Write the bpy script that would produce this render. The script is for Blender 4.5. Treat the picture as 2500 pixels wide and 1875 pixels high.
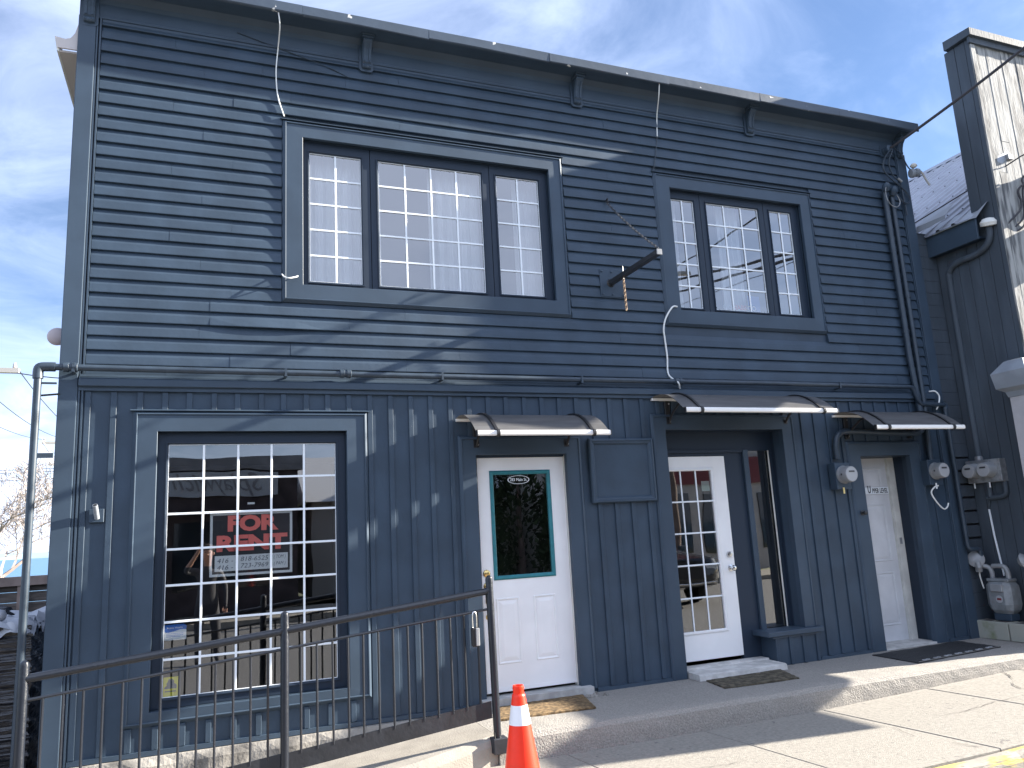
import bpy, math, random
from mathutils import Vector, Matrix
R_ = math.radians
rnd = random.Random(7)
SC = bpy.context.scene
COL = SC.collection
for o in list(bpy.data.objects): bpy.data.objects.remove(o)

# ------------------------------------------------------------------ camera
D, ZC = 6.6, 1.55                      # facade plane is y = 0, camera stands in the road
F_PX, YAW, PITCH, ROLL = 1895.68, 0.382274, 0.185874, 0.053977
def cam_rot():
    cy, sy, cp, sp, cr, sr = (math.cos(YAW), math.sin(YAW), math.cos(PITCH), math.sin(PITCH), math.cos(ROLL), math.sin(ROLL))
    return Matrix(((cy, sy, 0), (-sy, cy, 0), (0, 0, 1))) @ Matrix(((1, 0, 0), (0, cp, -sp), (0, sp, cp))) @ Matrix(((cr, 0, sr), (0, 1, 0), (-sr, 0, cr)))
RC = cam_rot()
cam_d = bpy.data.cameras.new('camera')
cam = bpy.data.objects.new('camera', cam_d); COL.objects.link(cam)
right, fwd, up = RC.col[0], RC.col[1], RC.col[2]
m = Matrix.Identity(4)
for i in range(3):
    m[i][0], m[i][1], m[i][2] = right[i], up[i], -fwd[i]
m[0][3], m[1][3], m[2][3] = 0, -D, ZC
cam.matrix_world = m
cam_d.sensor_fit = 'HORIZONTAL'; cam_d.sensor_width = 36; cam_d.lens = F_PX/2500*36
cam_d.clip_start = .05; cam_d.clip_end = 20000
SC.camera = cam
def W(u, v, y=0.):                     # photo pixel -> point on the plane at depth y
    d = RC @ Vector(((u-1250)/F_PX, 1, -(v-937.5)/F_PX)); t = (D+y)/d.y
    return Vector((d.x*t, y, d.z*t+ZC))
def G(u, v, z):                        # photo pixel -> point on the level z
    d = RC @ Vector(((u-1250)/F_PX, 1, -(v-937.5)/F_PX)); t = (z-ZC)/d.z
    return Vector((d.x*t, d.y*t-D, z))

# ------------------------------------------------------------------ light
SUN = Vector((1, -.14, .415)).normalized()      # towards the sun
EL = math.asin(SUN.z); AZ = math.atan2(SUN.x, SUN.y)
sl = bpy.data.lights.new('sun', 'SUN'); sl.energy = 5.0; sl.angle = R_(.53); sl.color = (1, .92, .80)
so = bpy.data.objects.new('sun', sl); COL.objects.link(so)
so.rotation_euler = (-SUN).to_track_quat('-Z', 'Y').to_euler(); so.location = (0, 0, 40)
wd = bpy.data.worlds.new('World'); SC.world = wd; wd.use_nodes = True
N, L = wd.node_tree.nodes, wd.node_tree.links
N.clear()
def wn(t, **k):
    n = N.new(t)
    for a, b in k.items(): setattr(n, a, b)
    return n
out = wn('ShaderNodeOutputWorld'); bg = wn('ShaderNodeBackground'); bg.inputs[1].default_value = .05
sky = wn('ShaderNodeTexSky', sky_type='NISHITA', sun_disc=False, sun_elevation=EL, sun_rotation=AZ, air_density=.9, dust_density=1.0, ozone_density=5.0, altitude=80)
tc = wn('ShaderNodeTexCoord'); sep = wn('ShaderNodeSeparateXYZ'); L.new(tc.outputs['Generated'], sep.inputs[0])
zz = wn('ShaderNodeMath', operation='ADD'); zz.inputs[1].default_value = .22; L.new(sep.outputs[2], zz.inputs[0])
za = wn('ShaderNodeMath', operation='MAXIMUM'); za.inputs[1].default_value = .05; L.new(zz.outputs[0], za.inputs[0])
dx = wn('ShaderNodeMath', operation='DIVIDE'); L.new(sep.outputs[0], dx.inputs[0]); L.new(za.outputs[0], dx.inputs[1])
dy = wn('ShaderNodeMath', operation='DIVIDE'); L.new(sep.outputs[1], dy.inputs[0]); L.new(za.outputs[0], dy.inputs[1])
cmb = wn('ShaderNodeCombineXYZ'); L.new(dx.outputs[0], cmb.inputs[0]); L.new(dy.outputs[0], cmb.inputs[1]); cmb.inputs[2].default_value = 10.96
n1 = wn('ShaderNodeTexNoise'); n1.inputs['Scale'].default_value = .42; n1.inputs['Detail'].default_value = 1.5; n1.inputs['Roughness'].default_value = .5
n2 = wn('ShaderNodeTexNoise'); n2.inputs['Scale'].default_value = 3.2; n2.inputs['Detail'].default_value = 10; n2.inputs['Roughness'].default_value = .6; n2.inputs['Distortion'].default_value = .6
L.new(cmb.outputs[0], n1.inputs['Vector']); L.new(cmb.outputs[0], n2.inputs['Vector'])
m1 = wn('ShaderNodeMath', operation='MULTIPLY_ADD'); L.new(n1.outputs[0], m1.inputs[0]); m1.inputs[1].default_value = 2.4
m2 = wn('ShaderNodeMath', operation='MULTIPLY_ADD'); L.new(n2.outputs[0], m2.inputs[0]); m2.inputs[1].default_value = .62; L.new(m2.outputs[0], m1.inputs[2]); m2.inputs[2].default_value = -1.04
mr = wn('ShaderNodeMapRange', interpolation_type='SMOOTHSTEP'); mr.inputs[1].default_value = .10; mr.inputs[2].default_value = .85; L.new(m1.outputs[0], mr.inputs[0])
n3 = wn('ShaderNodeTexNoise'); n3.inputs['Scale'].default_value = 1.7; n3.inputs['Detail'].default_value = 8; n3.inputs['Roughness'].default_value = .58; n3.inputs['Distortion'].default_value = 1.2; L.new(cmb.outputs[0], n3.inputs['Vector'])
mr3 = wn('ShaderNodeMapRange', interpolation_type='SMOOTHSTEP'); mr3.inputs[1].default_value = .42; mr3.inputs[2].default_value = .80; mr3.inputs[4].default_value = .24; L.new(n3.outputs[0], mr3.inputs[0])
cv_ = wn('ShaderNodeMath', operation='MAXIMUM'); L.new(mr.outputs[0], cv_.inputs[0]); L.new(mr3.outputs[0], cv_.inputs[1])
cf = wn('ShaderNodeMath', operation='MULTIPLY'); cf.inputs[1].default_value = .85; L.new(cv_.outputs[0], cf.inputs[0])
cw = wn('ShaderNodeRGB'); cw.outputs[0].default_value = (7.3, 8.3, 10.8, 1)
mx = wn('ShaderNodeMix', data_type='RGBA'); L.new(cf.outputs[0], mx.inputs[0]); L.new(sky.outputs[0], mx.inputs[6]); L.new(cw.outputs[0], mx.inputs[7])
L.new(mx.outputs[2], bg.inputs[0]); L.new(bg.outputs[0], out.inputs[0])
SC.view_settings.view_transform = 'Standard'; SC.view_settings.look = 'None'
SC.view_settings.exposure = 2.18; SC.view_settings.gamma = 1; SC.view_settings.use_curve_mapping = False
SC.render.engine = 'CYCLES'
SC.cycles.transparent_max_bounces = 16; SC.cycles.max_bounces = 8

# ------------------------------------------------------------------ materials
MATS = {}
def mat(name, col, rough=.6, metal=0., var=.0, scale=4., bump=0., bscale=80., spec=.5, stretch=(1, 1, 1), col2=None, ramp=(.42, .62), detail=5, alpha=1., bdetail=3, flecks=None, coat=0):
    m = bpy.data.materials.new(name); m.use_nodes = True; nt = m.node_tree; n, l = nt.nodes, nt.links
    p = n['Principled BSDF']; p.inputs['Roughness'].default_value = rough; p.inputs['Metallic'].default_value = metal
    p.inputs['Specular IOR Level'].default_value = spec
    if coat: p.inputs['Coat Weight'].default_value = coat
    g = n.new('ShaderNodeNewGeometry'); mp = n.new('ShaderNodeMapping'); mp.inputs['Scale'].default_value = stretch
    l.new(g.outputs['Position'], mp.inputs[0])
    c = (*col, 1)
    last = None
    if var or col2:
        no = n.new('ShaderNodeTexNoise'); no.inputs['Scale'].default_value = scale; no.inputs['Detail'].default_value = detail
        l.new(mp.outputs[0], no.inputs['Vector'])
        r = n.new('ShaderNodeValToRGB'); r.color_ramp.elements[0].position = ramp[0]; r.color_ramp.elements[1].position = ramp[1]
        l.new(no.outputs[0], r.inputs[0])
        if col2: a, b = c, (*col2, 1)
        else: a, b = tuple(x*(1-var) for x in col)+(1,), tuple(min(1, x*(1+var)) for x in col)+(1,)
        r.color_ramp.elements[0].color = a; r.color_ramp.elements[1].color = b
        last = r.outputs[0]
    if flecks:                                           # (colour, scale, threshold)
        fn = n.new('ShaderNodeTexNoise'); fn.inputs['Scale'].default_value = flecks[1]; fn.inputs['Detail'].default_value = 4
        l.new(mp.outputs[0], fn.inputs['Vector'])
        fr = n.new('ShaderNodeValToRGB'); fr.color_ramp.elements[0].position = flecks[2]; fr.color_ramp.elements[1].position = flecks[2]+.02
        l.new(fn.outputs[0], fr.inputs[0])
        mxx = n.new('ShaderNodeMix'); mxx.data_type = 'RGBA'; l.new(fr.outputs[0], mxx.inputs[0])
        if last: l.new(last, mxx.inputs[6])
        else: mxx.inputs[6].default_value = c
        mxx.inputs[7].default_value = (*flecks[0], 1); last = mxx.outputs[2]
    if last: l.new(last, p.inputs['Base Color'])
    else: p.inputs['Base Color'].default_value = c
    if bump:
        bn = n.new('ShaderNodeTexNoise'); bn.inputs['Scale'].default_value = bscale; bn.inputs['Detail'].default_value = bdetail
        l.new(mp.outputs[0], bn.inputs['Vector'])
        b = n.new('ShaderNodeBump'); b.inputs['Strength'].default_value = bump; b.inputs['Distance'].default_value = .01
        l.new(bn.outputs[0], b.inputs['Height']); l.new(b.outputs[0], p.inputs['Normal'])
    if alpha < 1: p.inputs['Alpha'].default_value = alpha
    MATS[name] = m
    return m
def glass(name, tint=(.92, .95, .96), boost=1.8, wave=.03, rough=.0):
    m = bpy.data.materials.new(name); m.use_nodes = True; n, l = m.node_tree.nodes, m.node_tree.links; n.clear()
    o = n.new('ShaderNodeOutputMaterial'); t = n.new('ShaderNodeBsdfTransparent'); t.inputs[0].default_value = (*tint, 1)
    g = n.new('ShaderNodeBsdfGlossy'); g.inputs['Roughness'].default_value = rough
    f = n.new('ShaderNodeFresnel'); f.inputs[0].default_value = 1.5
    mu = n.new('ShaderNodeMath'); mu.operation = 'MULTIPLY'; mu.inputs[1].default_value = boost; mu.use_clamp = True
    x = n.new('ShaderNodeMixShader'); ge = n.new('ShaderNodeNewGeometry')
    no = n.new('ShaderNodeTexNoise'); no.inputs['Scale'].default_value = 2.2; no.inputs['Detail'].default_value = 1; l.new(ge.outputs['Position'], no.inputs['Vector'])
    b = n.new('ShaderNodeBump'); b.inputs['Strength'].default_value = wave; b.inputs['Distance'].default_value = .05
    l.new(no.outputs[0], b.inputs['Height']); l.new(b.outputs[0], g.inputs['Normal'])
    l.new(f.outputs[0], mu.inputs[0]); l.new(mu.outputs[0], x.inputs[0]); l.new(t.outputs[0], x.inputs[1]); l.new(g.outputs[0], x.inputs[2]); l.new(x.outputs[0], o.inputs[0])
    MATS[name] = m; return m
def emat(name, col, rough=.5, **k): return mat(name, col, rough, **k)

DARK = (.036, .058, .087)
mat('dark_paint', DARK, .5, var=.10, scale=3, bump=.10, bscale=35, spec=.32, flecks=((.4, .42, .44), 13, .785))
mat('dark_trim', (.040, .063, .093), .48, var=.08, scale=2.5, bump=.08, bscale=9, spec=.35)
mat('dark_fascia', (.045, .064, .09), .4, var=.08, scale=3, bump=.15, bscale=14, flecks=((.6, .6, .58), 11, .70))
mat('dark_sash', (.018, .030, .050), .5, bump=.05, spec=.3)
mat('dark_side', (.036, .056, .085), .5, var=.12, scale=2, bump=.1, bscale=40, spec=.32)
mat('pipe_paint', (.030, .046, .066), .4, var=.1, scale=12)
mat('white_vinyl', (.78, .82, .85), .4)
mat('door_white', (.80, .80, .80), .38, var=.03, scale=3, bump=.03, bscale=50)
mat('door_white_aged', (.6, .61, .63), .45, var=.06, scale=4)
mat('jamb_white', (.68, .67, .62), .5, var=.08, scale=7)
mat('teal', (.018, .17, .20), .4, var=.08, scale=20)
mat('brass', (.72, .53, .22), .25, metal=1)
mat('chrome', (.62, .62, .62), .2, metal=1)
mat('black_metal', (.022, .023, .026), .35, bump=.12, bscale=60, spec=.6)
mat('rail_paint', (.012, .015, .022), .3, bump=.2, bscale=45, spec=.5, flecks=((.10, .10, .10), 30, .75))
mat('plate_paint', (.018, .020, .026), .5, bump=.2, bscale=30, var=.2, scale=8, flecks=((.12, .12, .12), 22, .74))
mat('black_plastic', (.015, .015, .017), .4)
mat('bar_white', (.84, .82, .78), .3)
mat('galv', (.30, .31, .32), .5, metal=.4, var=.2, scale=14)
mat('grey_paint', (.20, .215, .225), .5, var=.12, scale=12, bump=.05)
mat('meter_grey', (.27, .28, .29), .4, var=.08, scale=10)
mat('meter_face', (.36, .37, .385), .3)
mat('dark_mark', (.05, .05, .055), .4)
mat('tag_yellow', (.75, .62, .25), .5)
mat('cable_white', (.75, .76, .74), .5)
mat('cable_black', (.03, .03, .038), .6)
mat('chain_grey', (.10, .105, .115), .45, metal=.5)
mat('chain_rust', (.25, .17, .11), .6, metal=.4)
mat('concrete_step', (.32, .30, .27), .9, col2=(.185, .175, .16), scale=85, detail=6, ramp=(.32, .75), bump=.9, bscale=75, bdetail=6)
mat('concrete_ramp', (.32, .295, .255), .9, col2=(.25, .23, .2), scale=6, detail=8, ramp=(.35, .7), bump=.35, bscale=90)
mat('concrete_walk', (.285, .266, .232), .9, col2=(.185, .174, .155), scale=38, detail=10, ramp=(.36, .78), bump=.5, bscale=130, flecks=((.15, .14, .13), 15, .68))
mat('concrete_plinth', (.27, .255, .23), .9, col2=(.11, .105, .098), scale=5, detail=8, ramp=(.48, .66), bump=.6, bscale=40)
mat('sill_white', (.5, .49, .47), .8, var=.15, scale=9, bump=.3, bscale=50)
mat('sill_grey', (.38, .38, .37), .85, var=.15, scale=9, bump=.3, bscale=50)
mat('crack_dark', (.07, .06, .06), 1)
mat('asphalt', (.14, .14, .14), .9, var=.25, scale=30, bump=.5, bscale=160)
mat('kerb', (.36, .34, .31), .9, col2=(.55, .40, .07), scale=4, detail=8, ramp=(.47, .53), bump=.6, bscale=50)
mat('kerb_yellow', (.27, .245, .21), .85, col2=(.46, .35, .10), scale=6, detail=9, ramp=(.50, .57), stretch=(.5, 3, 3), bump=.6, bscale=50, flecks=((.10, .095, .09), 9, .66))
mat('coir', (.19, .125, .06), 1, var=.45, scale=30, bump=1, bscale=260)
mat('coir_dark', (.10, .085, .058), 1, var=.45, scale=18, bump=1, bscale=260)
mat('rubber', (.022, .023, .025), .7, bump=.8, bscale=120)
mat('cone_orange', (.95, .03, .004), .42, var=.06, scale=6)
mat('cone_band', (.82, .82, .84), .35)
mat('cone_base', (.03, .03, .03), .6)
mat('grime', (.30, .28, .25), .9)
mat('old_white_wood', (.31, .315, .305), .8, col2=(.095, .10, .105), scale=5, detail=9, ramp=(.42, .60), stretch=(3.5, 3.5, .55), bump=.3, bscale=20)
mat('old_white_wood_b', (.32, .325, .315), .8, col2=(.15, .153, .155), scale=5, detail=9, ramp=(.46, .66), stretch=(3.5, 3.5, .45), bump=.3, bscale=20)
mat('neighbour_dark', (.062, .078, .098), .65, spec=.3, var=.12, scale=3, stretch=(2, 2, .4), bump=.2, bscale=30)
mat('metal_roof', (.30, .315, .36), .45, metal=.2, var=.08, scale=3)
mat('flashing', (.28, .30, .33), .45, metal=.3)
mat('stucco', (.42, .41, .42), .8, bump=.15, bscale=60, var=.05, scale=5)
mat('stucco_cap', (.24, .265, .295), .6, bump=.1, bscale=40, var=.1)
mat('block', (.34, .34, .29), .95, col2=(.20, .22, .13), scale=7, detail=7, ramp=(.5, .7), bump=.6, bscale=110)
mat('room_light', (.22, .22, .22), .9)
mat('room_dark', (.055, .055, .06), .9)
mat('room_floor', (.12, .09, .07), .7)
mat('curtain', (.82, .82, .82), .9)
mat('sign_black', (.02, .02, .024), .5)
mat('sign_red', (.95, .22, .18), .5)
mat('sign_white', (.8, .82, .82), .5)
mat('ink', (.12, .13, .16), .6)
mat('ink_dark', (.02, .02, .025), .6)
mat('sticker_blue', (.03, .16, .55), .4)
mat('sticker_yellow', (.72, .66, .05), .5)
mat('sticker_green', (.62, .75, .66), .6)
mat('soffit_white', (.55, .50, .48), .6)
mat('bell', (.42, .36, .37), .5)
mat('fence_wood', (.17, .145, .13), .9, col2=(.09, .08, .075), scale=4, detail=8, stretch=(1, 1, 9), bump=.4, bscale=25)
mat('fence_cap', (.28, .215, .19), .85, var=.15, scale=6)
mat('shrink_wrap', (.012, .013, .018), .18, bump=.8, bscale=9, bdetail=6, stretch=(.35, .35, 6), spec=.6)
mat('tarp_white', (.36, .38, .42), .45, bump=.3, bscale=8)
mat('pallet_wood', (.32, .19, .11), .9, var=.2, scale=8)
mat('gravel', (.17, .155, .13), 1, var=.6, scale=35, bump=1, bscale=60)
mat('grass_blade', (.10, .105, .05), .9, var=.4, scale=15)
mat('dry_straw', (.28, .23, .14), .9, var=.3, scale=15)
mat('bark', (.22, .17, .15), .9, var=.2, scale=4)
mat('twig', (.36, .32, .30), .9, var=.2, scale=3)
mat('pole_wood', (.16, .12, .10), .9, var=.2, scale=5)
mat('land', (.11, .12, .06), 1, var=.3, scale=.05)
mat('lake', (.10, .19, .30), .9, spec=.1)
mat('far_shore', (.20, .27, .33), 1)
mat('brick', (.06, .045, .045), .9, var=.3, scale=3, bump=.3, bscale=30)
mat('opp_fascia', (.20, .20, .21), .8, var=.15, scale=3)
mat('opp_sign', (.38, .40, .42), .6)
mat('opp_red', (.17, .03, .035), .6)
mat('opp_cream', (.45, .43, .40), .8)
mat('opp_roof', (.45, .47, .5), .5)
mat('asphalt_patch', (.09, .09, .092), .9)
mat('cedar', (.045, .07, .03), .9, var=.5, scale=6)
mat('skin', (.52, .30, .22), .5)
mat('shirt', (.06, .062, .07), .9, var=.25, scale=20)
mat('trousers', (.028, .03, .04), .9)
mat('shoe', (.03, .03, .03), .6)
mat('hair', (.05, .035, .025), .8)
mat('car_paint', (.02, .022, .028), .15, spec=.6, coat=.6)
mat('car_glass', (.02, .025, .03), .05, spec=.8)
mat('car_lamp', (.7, .72, .75), .1)
mat('tyre', (.02, .02, .02), .9)
mat('sheet_smoke', (.14, .14, .142), .32, var=.12, scale=5, stretch=(.6, 5, 5))
nt = MATS['sheet_smoke'].node_tree
p_ = nt.nodes['Principled BSDF']; tr_ = nt.nodes.new('ShaderNodeBsdfTransparent'); tr_.inputs[0].default_value = (.55, .5, .45, 1)
ms_ = nt.nodes.new('ShaderNodeMixShader'); ms_.inputs[0].default_value = .3
nt.links.new(p_.outputs[0], ms_.inputs[1]); nt.links.new(tr_.outputs[0], ms_.inputs[2]); nt.links.new(ms_.outputs[0], nt.nodes['Material Output'].inputs[0])
glass('pane_glass', boost=7.0, wave=.02)
glass('pane_upper', boost=7.0, wave=.02)
glass('meter_glass', tint=(.95, .95, .95), boost=1.5, wave=.0)

# ------------------------------------------------------------------ mesh helpers
class MB:
    def __init__(s): s.v, s.f = [], []
    def add(s, vs, fs):
        b = len(s.v); s.v += [tuple(x) for x in vs]; s.f += [tuple(i+b for i in q) for q in fs]; return s
    def box(s, x0, x1, y0, y1, z0, z1):
        return s.add([(x0,y0,z0),(x1,y0,z0),(x1,y1,z0),(x0,y1,z0),(x0,y0,z1),(x1,y0,z1),(x1,y1,z1),(x0,y1,z1)],
                     [(0,3,2,1),(4,5,6,7),(0,1,5,4),(1,2,6,5),(2,3,7,6),(3,0,4,7)])
    def cbox(s, x0, x1, y0, y1, z0, z1, c=.004):          # chamfered box
        xs, ys, zs = (x0, x1), (y0, y1), (z0, z1); vs = []; idx = {}
        for i in (0,1):
            for j in (0,1):
                for k in (0,1):
                    sx, sy, sz = (1,-1)[i], (1,-1)[j], (1,-1)[k]
                    for ax in range(3):
                        p = [xs[i]+sx*c, ys[j]+sy*c, zs[k]+sz*c]; p[ax] = (xs[i], ys[j], zs[k])[ax]
                        idx[i,j,k,ax] = len(vs); vs.append(p)
        fs = []
        for ax in range(3):
            for e in (0,1):
                o = [a for a in range(3) if a != ax]; q = []
                for a, b in ((0,0),(1,0),(1,1),(0,1)):
                    k = [0,0,0]; k[ax] = e; k[o[0]] = a; k[o[1]] = b; q.append(idx[k[0],k[1],k[2],ax])
                fs.append(tuple(q))
        for ax in range(3):                                # edges along ax
            o = [a for a in range(3) if a != ax]
            for a in (0,1):
                for b in (0,1):
                    k0 = [0,0,0]; k0[o[0]] = a; k0[o[1]] = b; k1 = list(k0); k1[ax] = 1
                    fs.append((idx[(*k0, o[0])], idx[(*k0, o[1])], idx[(*k1, o[1])], idx[(*k1, o[0])]))
        for i in (0,1):
            for j in (0,1):
                for k in (0,1): fs.append((idx[i,j,k,0], idx[i,j,k,1], idx[i,j,k,2]))
        return s.add(vs, fs)
    def prism_x(s, prof, xs, fn=None, caps=True):          # prof: closed loop of (y,z)
        n = len(prof); vs = []
        for x in xs:
            for i, (y, z) in enumerate(prof):
                if fn: dy_, dz_ = fn(x, i)
                else: dy_, dz_ = 0, 0
                vs.append((x, y+dy_, z+dz_))
        fs = []
        for a in range(len(xs)-1):
            for i in range(n):
                j = (i+1) % n; fs.append((a*n+i, a*n+j, (a+1)*n+j, (a+1)*n+i))
        if caps: fs += [tuple(range(n-1, -1, -1)), tuple((len(xs)-1)*n+i for i in range(n))]
        return s.add(vs, fs)
    def poly(s, pts, dvec):                                # extrude a planar polygon of 3D points by dvec
        n = len(pts); d = Vector(dvec); vs = [Vector(p) for p in pts]+[Vector(p)+d for p in pts]
        fs = [tuple(range(n-1,-1,-1)), tuple(range(n, 2*n))]+[(i, (i+1)%n, n+(i+1)%n, n+i) for i in range(n)]
        return s.add(vs, fs)
    def tube(s, pts, r, n=8, caps=True):
        pts = [Vector(p) for p in pts]; rs = r if isinstance(r, (list, tuple)) else [r]*len(pts)
        t = (pts[1]-pts[0]).normalized(); a = Vector((0,0,1)) if abs(t.z) < .9 else Vector((1,0,0))
        u = t.cross(a).normalized(); vs = []; last = t
        for i, p in enumerate(pts):
            if i == 0: t = pts[1]-pts[0]
            elif i == len(pts)-1: t = pts[-1]-pts[-2]
            else: t = (pts[i+1]-p).normalized()+(p-pts[i-1]).normalized()
            t = t.normalized() if t.length > 1e-9 else last
            u = (u-t*u.dot(t)); u = u.normalized() if u.length > 1e-6 else t.orthogonal().normalized()
            w = t.cross(u); last = t
            for k in range(n):
                an = 2*math.pi*k/n; vs.append(p+(u*math.cos(an)+w*math.sin(an))*rs[i])
        fs = []
        for i in range(len(pts)-1):
            for k in range(n):
                j = (k+1) % n; fs.append((i*n+k, i*n+j, (i+1)*n+j, (i+1)*n+k))
        if caps: fs += [tuple(range(n-1,-1,-1)), tuple((len(pts)-1)*n+k for k in range(n))]
        return s.add(vs, fs)
    def lathe(s, prof, org, axis=(0,0,1), n=20):           # prof: (radius, height along axis)
        ax = Vector(axis).normalized(); u = ax.orthogonal().normalized(); w = ax.cross(u); o = Vector(org); vs = []
        for r, h in prof:
            for k in range(n):
                an = 2*math.pi*k/n; vs.append(o+ax*h+(u*math.cos(an)+w*math.sin(an))*max(r, 1e-4))
        fs = []
        for i in range(len(prof)-1):
            for k in range(n):
                j = (k+1) % n; fs.append((i*n+k, i*n+j, (i+1)*n+j, (i+1)*n+k))
        fs += [tuple(range(n-1,-1,-1)), tuple((len(prof)-1)*n+k for k in range(n))]
        return s.add(vs, fs)
    def holes(s, x0, x1, z0, z1, hs, y0, y1):              # slab in the xz plane with rectangular holes
        xs = sorted({x0, x1, *[min(max(a, x0), x1) for h in hs for a in h[:2]]}); zs = sorted({z0, z1, *[min(max(a, z0), z1) for h in hs for a in h[2:]]})
        solid = {}
        for i in range(len(xs)-1):
            for k in range(len(zs)-1):
                cx, cz = (xs[i]+xs[i+1])/2, (zs[k]+zs[k+1])/2
                solid[i,k] = not any(h[0] < cx < h[1] and h[2] < cz < h[3] for h in hs)
        for (i, k), ok in solid.items():
            if not ok: continue
            a, b, c, d = xs[i], xs[i+1], zs[k], zs[k+1]
            s.add([(a,y0,c),(b,y0,c),(b,y0,d),(a,y0,d)], [(0,1,2,3)]); s.add([(a,y1,c),(b,y1,c),(b,y1,d),(a,y1,d)], [(3,2,1,0)])
            if not solid.get((i-1,k)): s.add([(a,y0,c),(a,y1,c),(a,y1,d),(a,y0,d)], [(3,2,1,0)])
            if not solid.get((i+1,k)): s.add([(b,y0,c),(b,y1,c),(b,y1,d),(b,y0,d)], [(0,1,2,3)])
            if not solid.get((i,k-1)): s.add([(a,y0,c),(b,y0,c),(b,y1,c),(a,y1,c)], [(3,2,1,0)])
            if not solid.get((i,k+1)): s.add([(a,y0,d),(b,y0,d),(b,y1,d),(a,y1,d)], [(0,1,2,3)])
        return s
def mitre(x0, x1, z0, z1, prof, sides='LRTB'):            # picture-frame mouldings: prof = closed loop of (inward distance, y)
    res = []
    for sd in sides:
        def P(d, y, e):
            if sd == 'L': return (x0+d, y, z0+d if e == 0 else z1-d)
            if sd == 'R': return (x1-d, y, z1-d if e == 0 else z0+d)
            if sd == 'T': return (x0+d if e == 0 else x1-d, y, z1-d)
            return (x1-d if e == 0 else x0+d, y, z0+d)
        n = len(prof); vs = [P(d, y, 0) for d, y in prof]+[P(d, y, 1) for d, y in prof]
        fs = [(i, (i+1)%n, n+(i+1)%n, n+i) for i in range(n)]+[tuple(range(n-1,-1,-1)), tuple(range(n, 2*n))]
        res.append(MB().add(vs, fs))
    return res
ORG = {}
def make(name, mb, material, parent=None, smooth=False, origin=None):
    vs = mb.v
    lo = [min(v[i] for v in vs) for i in range(3)]; hi = [max(v[i] for v in vs) for i in range(3)]
    c = Vector(origin) if origin else (Vector(((lo[0]+hi[0])/2, (lo[1]+hi[1])/2, (lo[2]+hi[2])/2)) if parent else Vector(((lo[0]+hi[0])/2, (lo[1]+hi[1])/2, lo[2])))
    me = bpy.data.meshes.new(name); me.from_pydata([(v[0]-c.x, v[1]-c.y, v[2]-c.z) for v in vs], [], mb.f)
    bm_fix(me)
    me.materials.append(MATS[material])
    if smooth:
        for p in me.polygons: p.use_smooth = True
        try: me.set_sharp_from_angle(angle=R_(40))
        except Exception: pass
    o = bpy.data.objects.new(name, me); COL.objects.link(o); ORG[o.name] = c
    if parent: o.parent = parent; o.location = c-ORG[parent.name]
    else: o.location = c
    return o
import bmesh
def bm_fix(me):
    b = bmesh.new(); b.from_mesh(me); bmesh.ops.recalc_face_normals(b, faces=b.faces); b.to_mesh(me); b.free()
def bevel(o, w=.004, seg=2):
    md = o.modifiers.new('bevel', 'BEVEL'); md.width = w; md.segments = seg; md.limit_method = 'ANGLE'; md.angle_limit = R_(40); return o
def tag(o, label=None, cat=None, group=None, kind=None):
    if label: o['label'] = label
    if cat: o['category'] = cat
    if group: o['group'] = group
    if kind: o['kind'] = kind
    return o
def thing(name, loc, label, cat, group=None):
    o = bpy.data.objects.new(name, None); COL.objects.link(o); o.location = loc; o.empty_display_size = .1
    ORG[o.name] = Vector(loc); return tag(o, label, cat, group)
def solo(name, mb, material, label, cat, group=None, smooth=False): return tag(make(name, mb, material, None, smooth), label, cat, group)
def struct(name, mb, material, parent=None): 
    o = make(name, mb, material, parent)
    if not parent: o['kind'] = 'structure'
    return o
def spline(pts, n=6):                                     # Catmull-Rom
    P = [Vector(p) for p in pts]; P = [P[0]*2-P[1]]+P+[P[-1]*2-P[-2]]; o = []
    for i in range(1, len(P)-2):
        for k in range(n):
            t = k/n; a, b, c, d = P[i-1:i+3]
            o.append(.5*((2*b)+(c-a)*t+(2*a-5*b+4*c-d)*t*t+(3*b-a-3*c+d)*t**3))
    return o+[P[-2]]
def sag(a, b, s, n=16):
    a, b = Vector(a), Vector(b); return [a.lerp(b, i/n)-Vector((0,0,s*4*(i/n)*(1-i/n))) for i in range(n+1)]
def text(name, s, size, loc, material, parent=None, bold=0., shear=0., back=False, width=None, font_extr=.0008, sx=1.):
    cu = bpy.data.curves.new(name, 'FONT'); cu.body = s; cu.size = size; cu.offset = bold; cu.shear = shear; cu.extrude = font_extr
    cu.align_x = 'CENTER'; cu.align_y = 'CENTER'; cu.resolution_u = 3
    t = bpy.data.objects.new(name, cu); COL.objects.link(t)
    me = bpy.data.meshes.new_from_object(t.evaluated_get(bpy.context.evaluated_depsgraph_get()))
    bpy.data.objects.remove(t)
    k = 1.
    if width:
        xs = [v.co.x for v in me.vertices]; k = width/(max(xs)-min(xs))
    for v in me.vertices:
        x, y, z = v.co.x*k*sx, v.co.y, v.co.z
        v.co = (x, -z, y) if not back else (-x, z, y)
    me.materials.clear(); me.materials.append(MATS[material])
    o = bpy.data.objects.new(name, me); COL.objects.link(o); ORG[o.name] = Vector(loc)
    if parent: o.parent = parent; o.location = Vector(loc)-ORG[parent.name]
    else: o.location = loc
    return o

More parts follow.
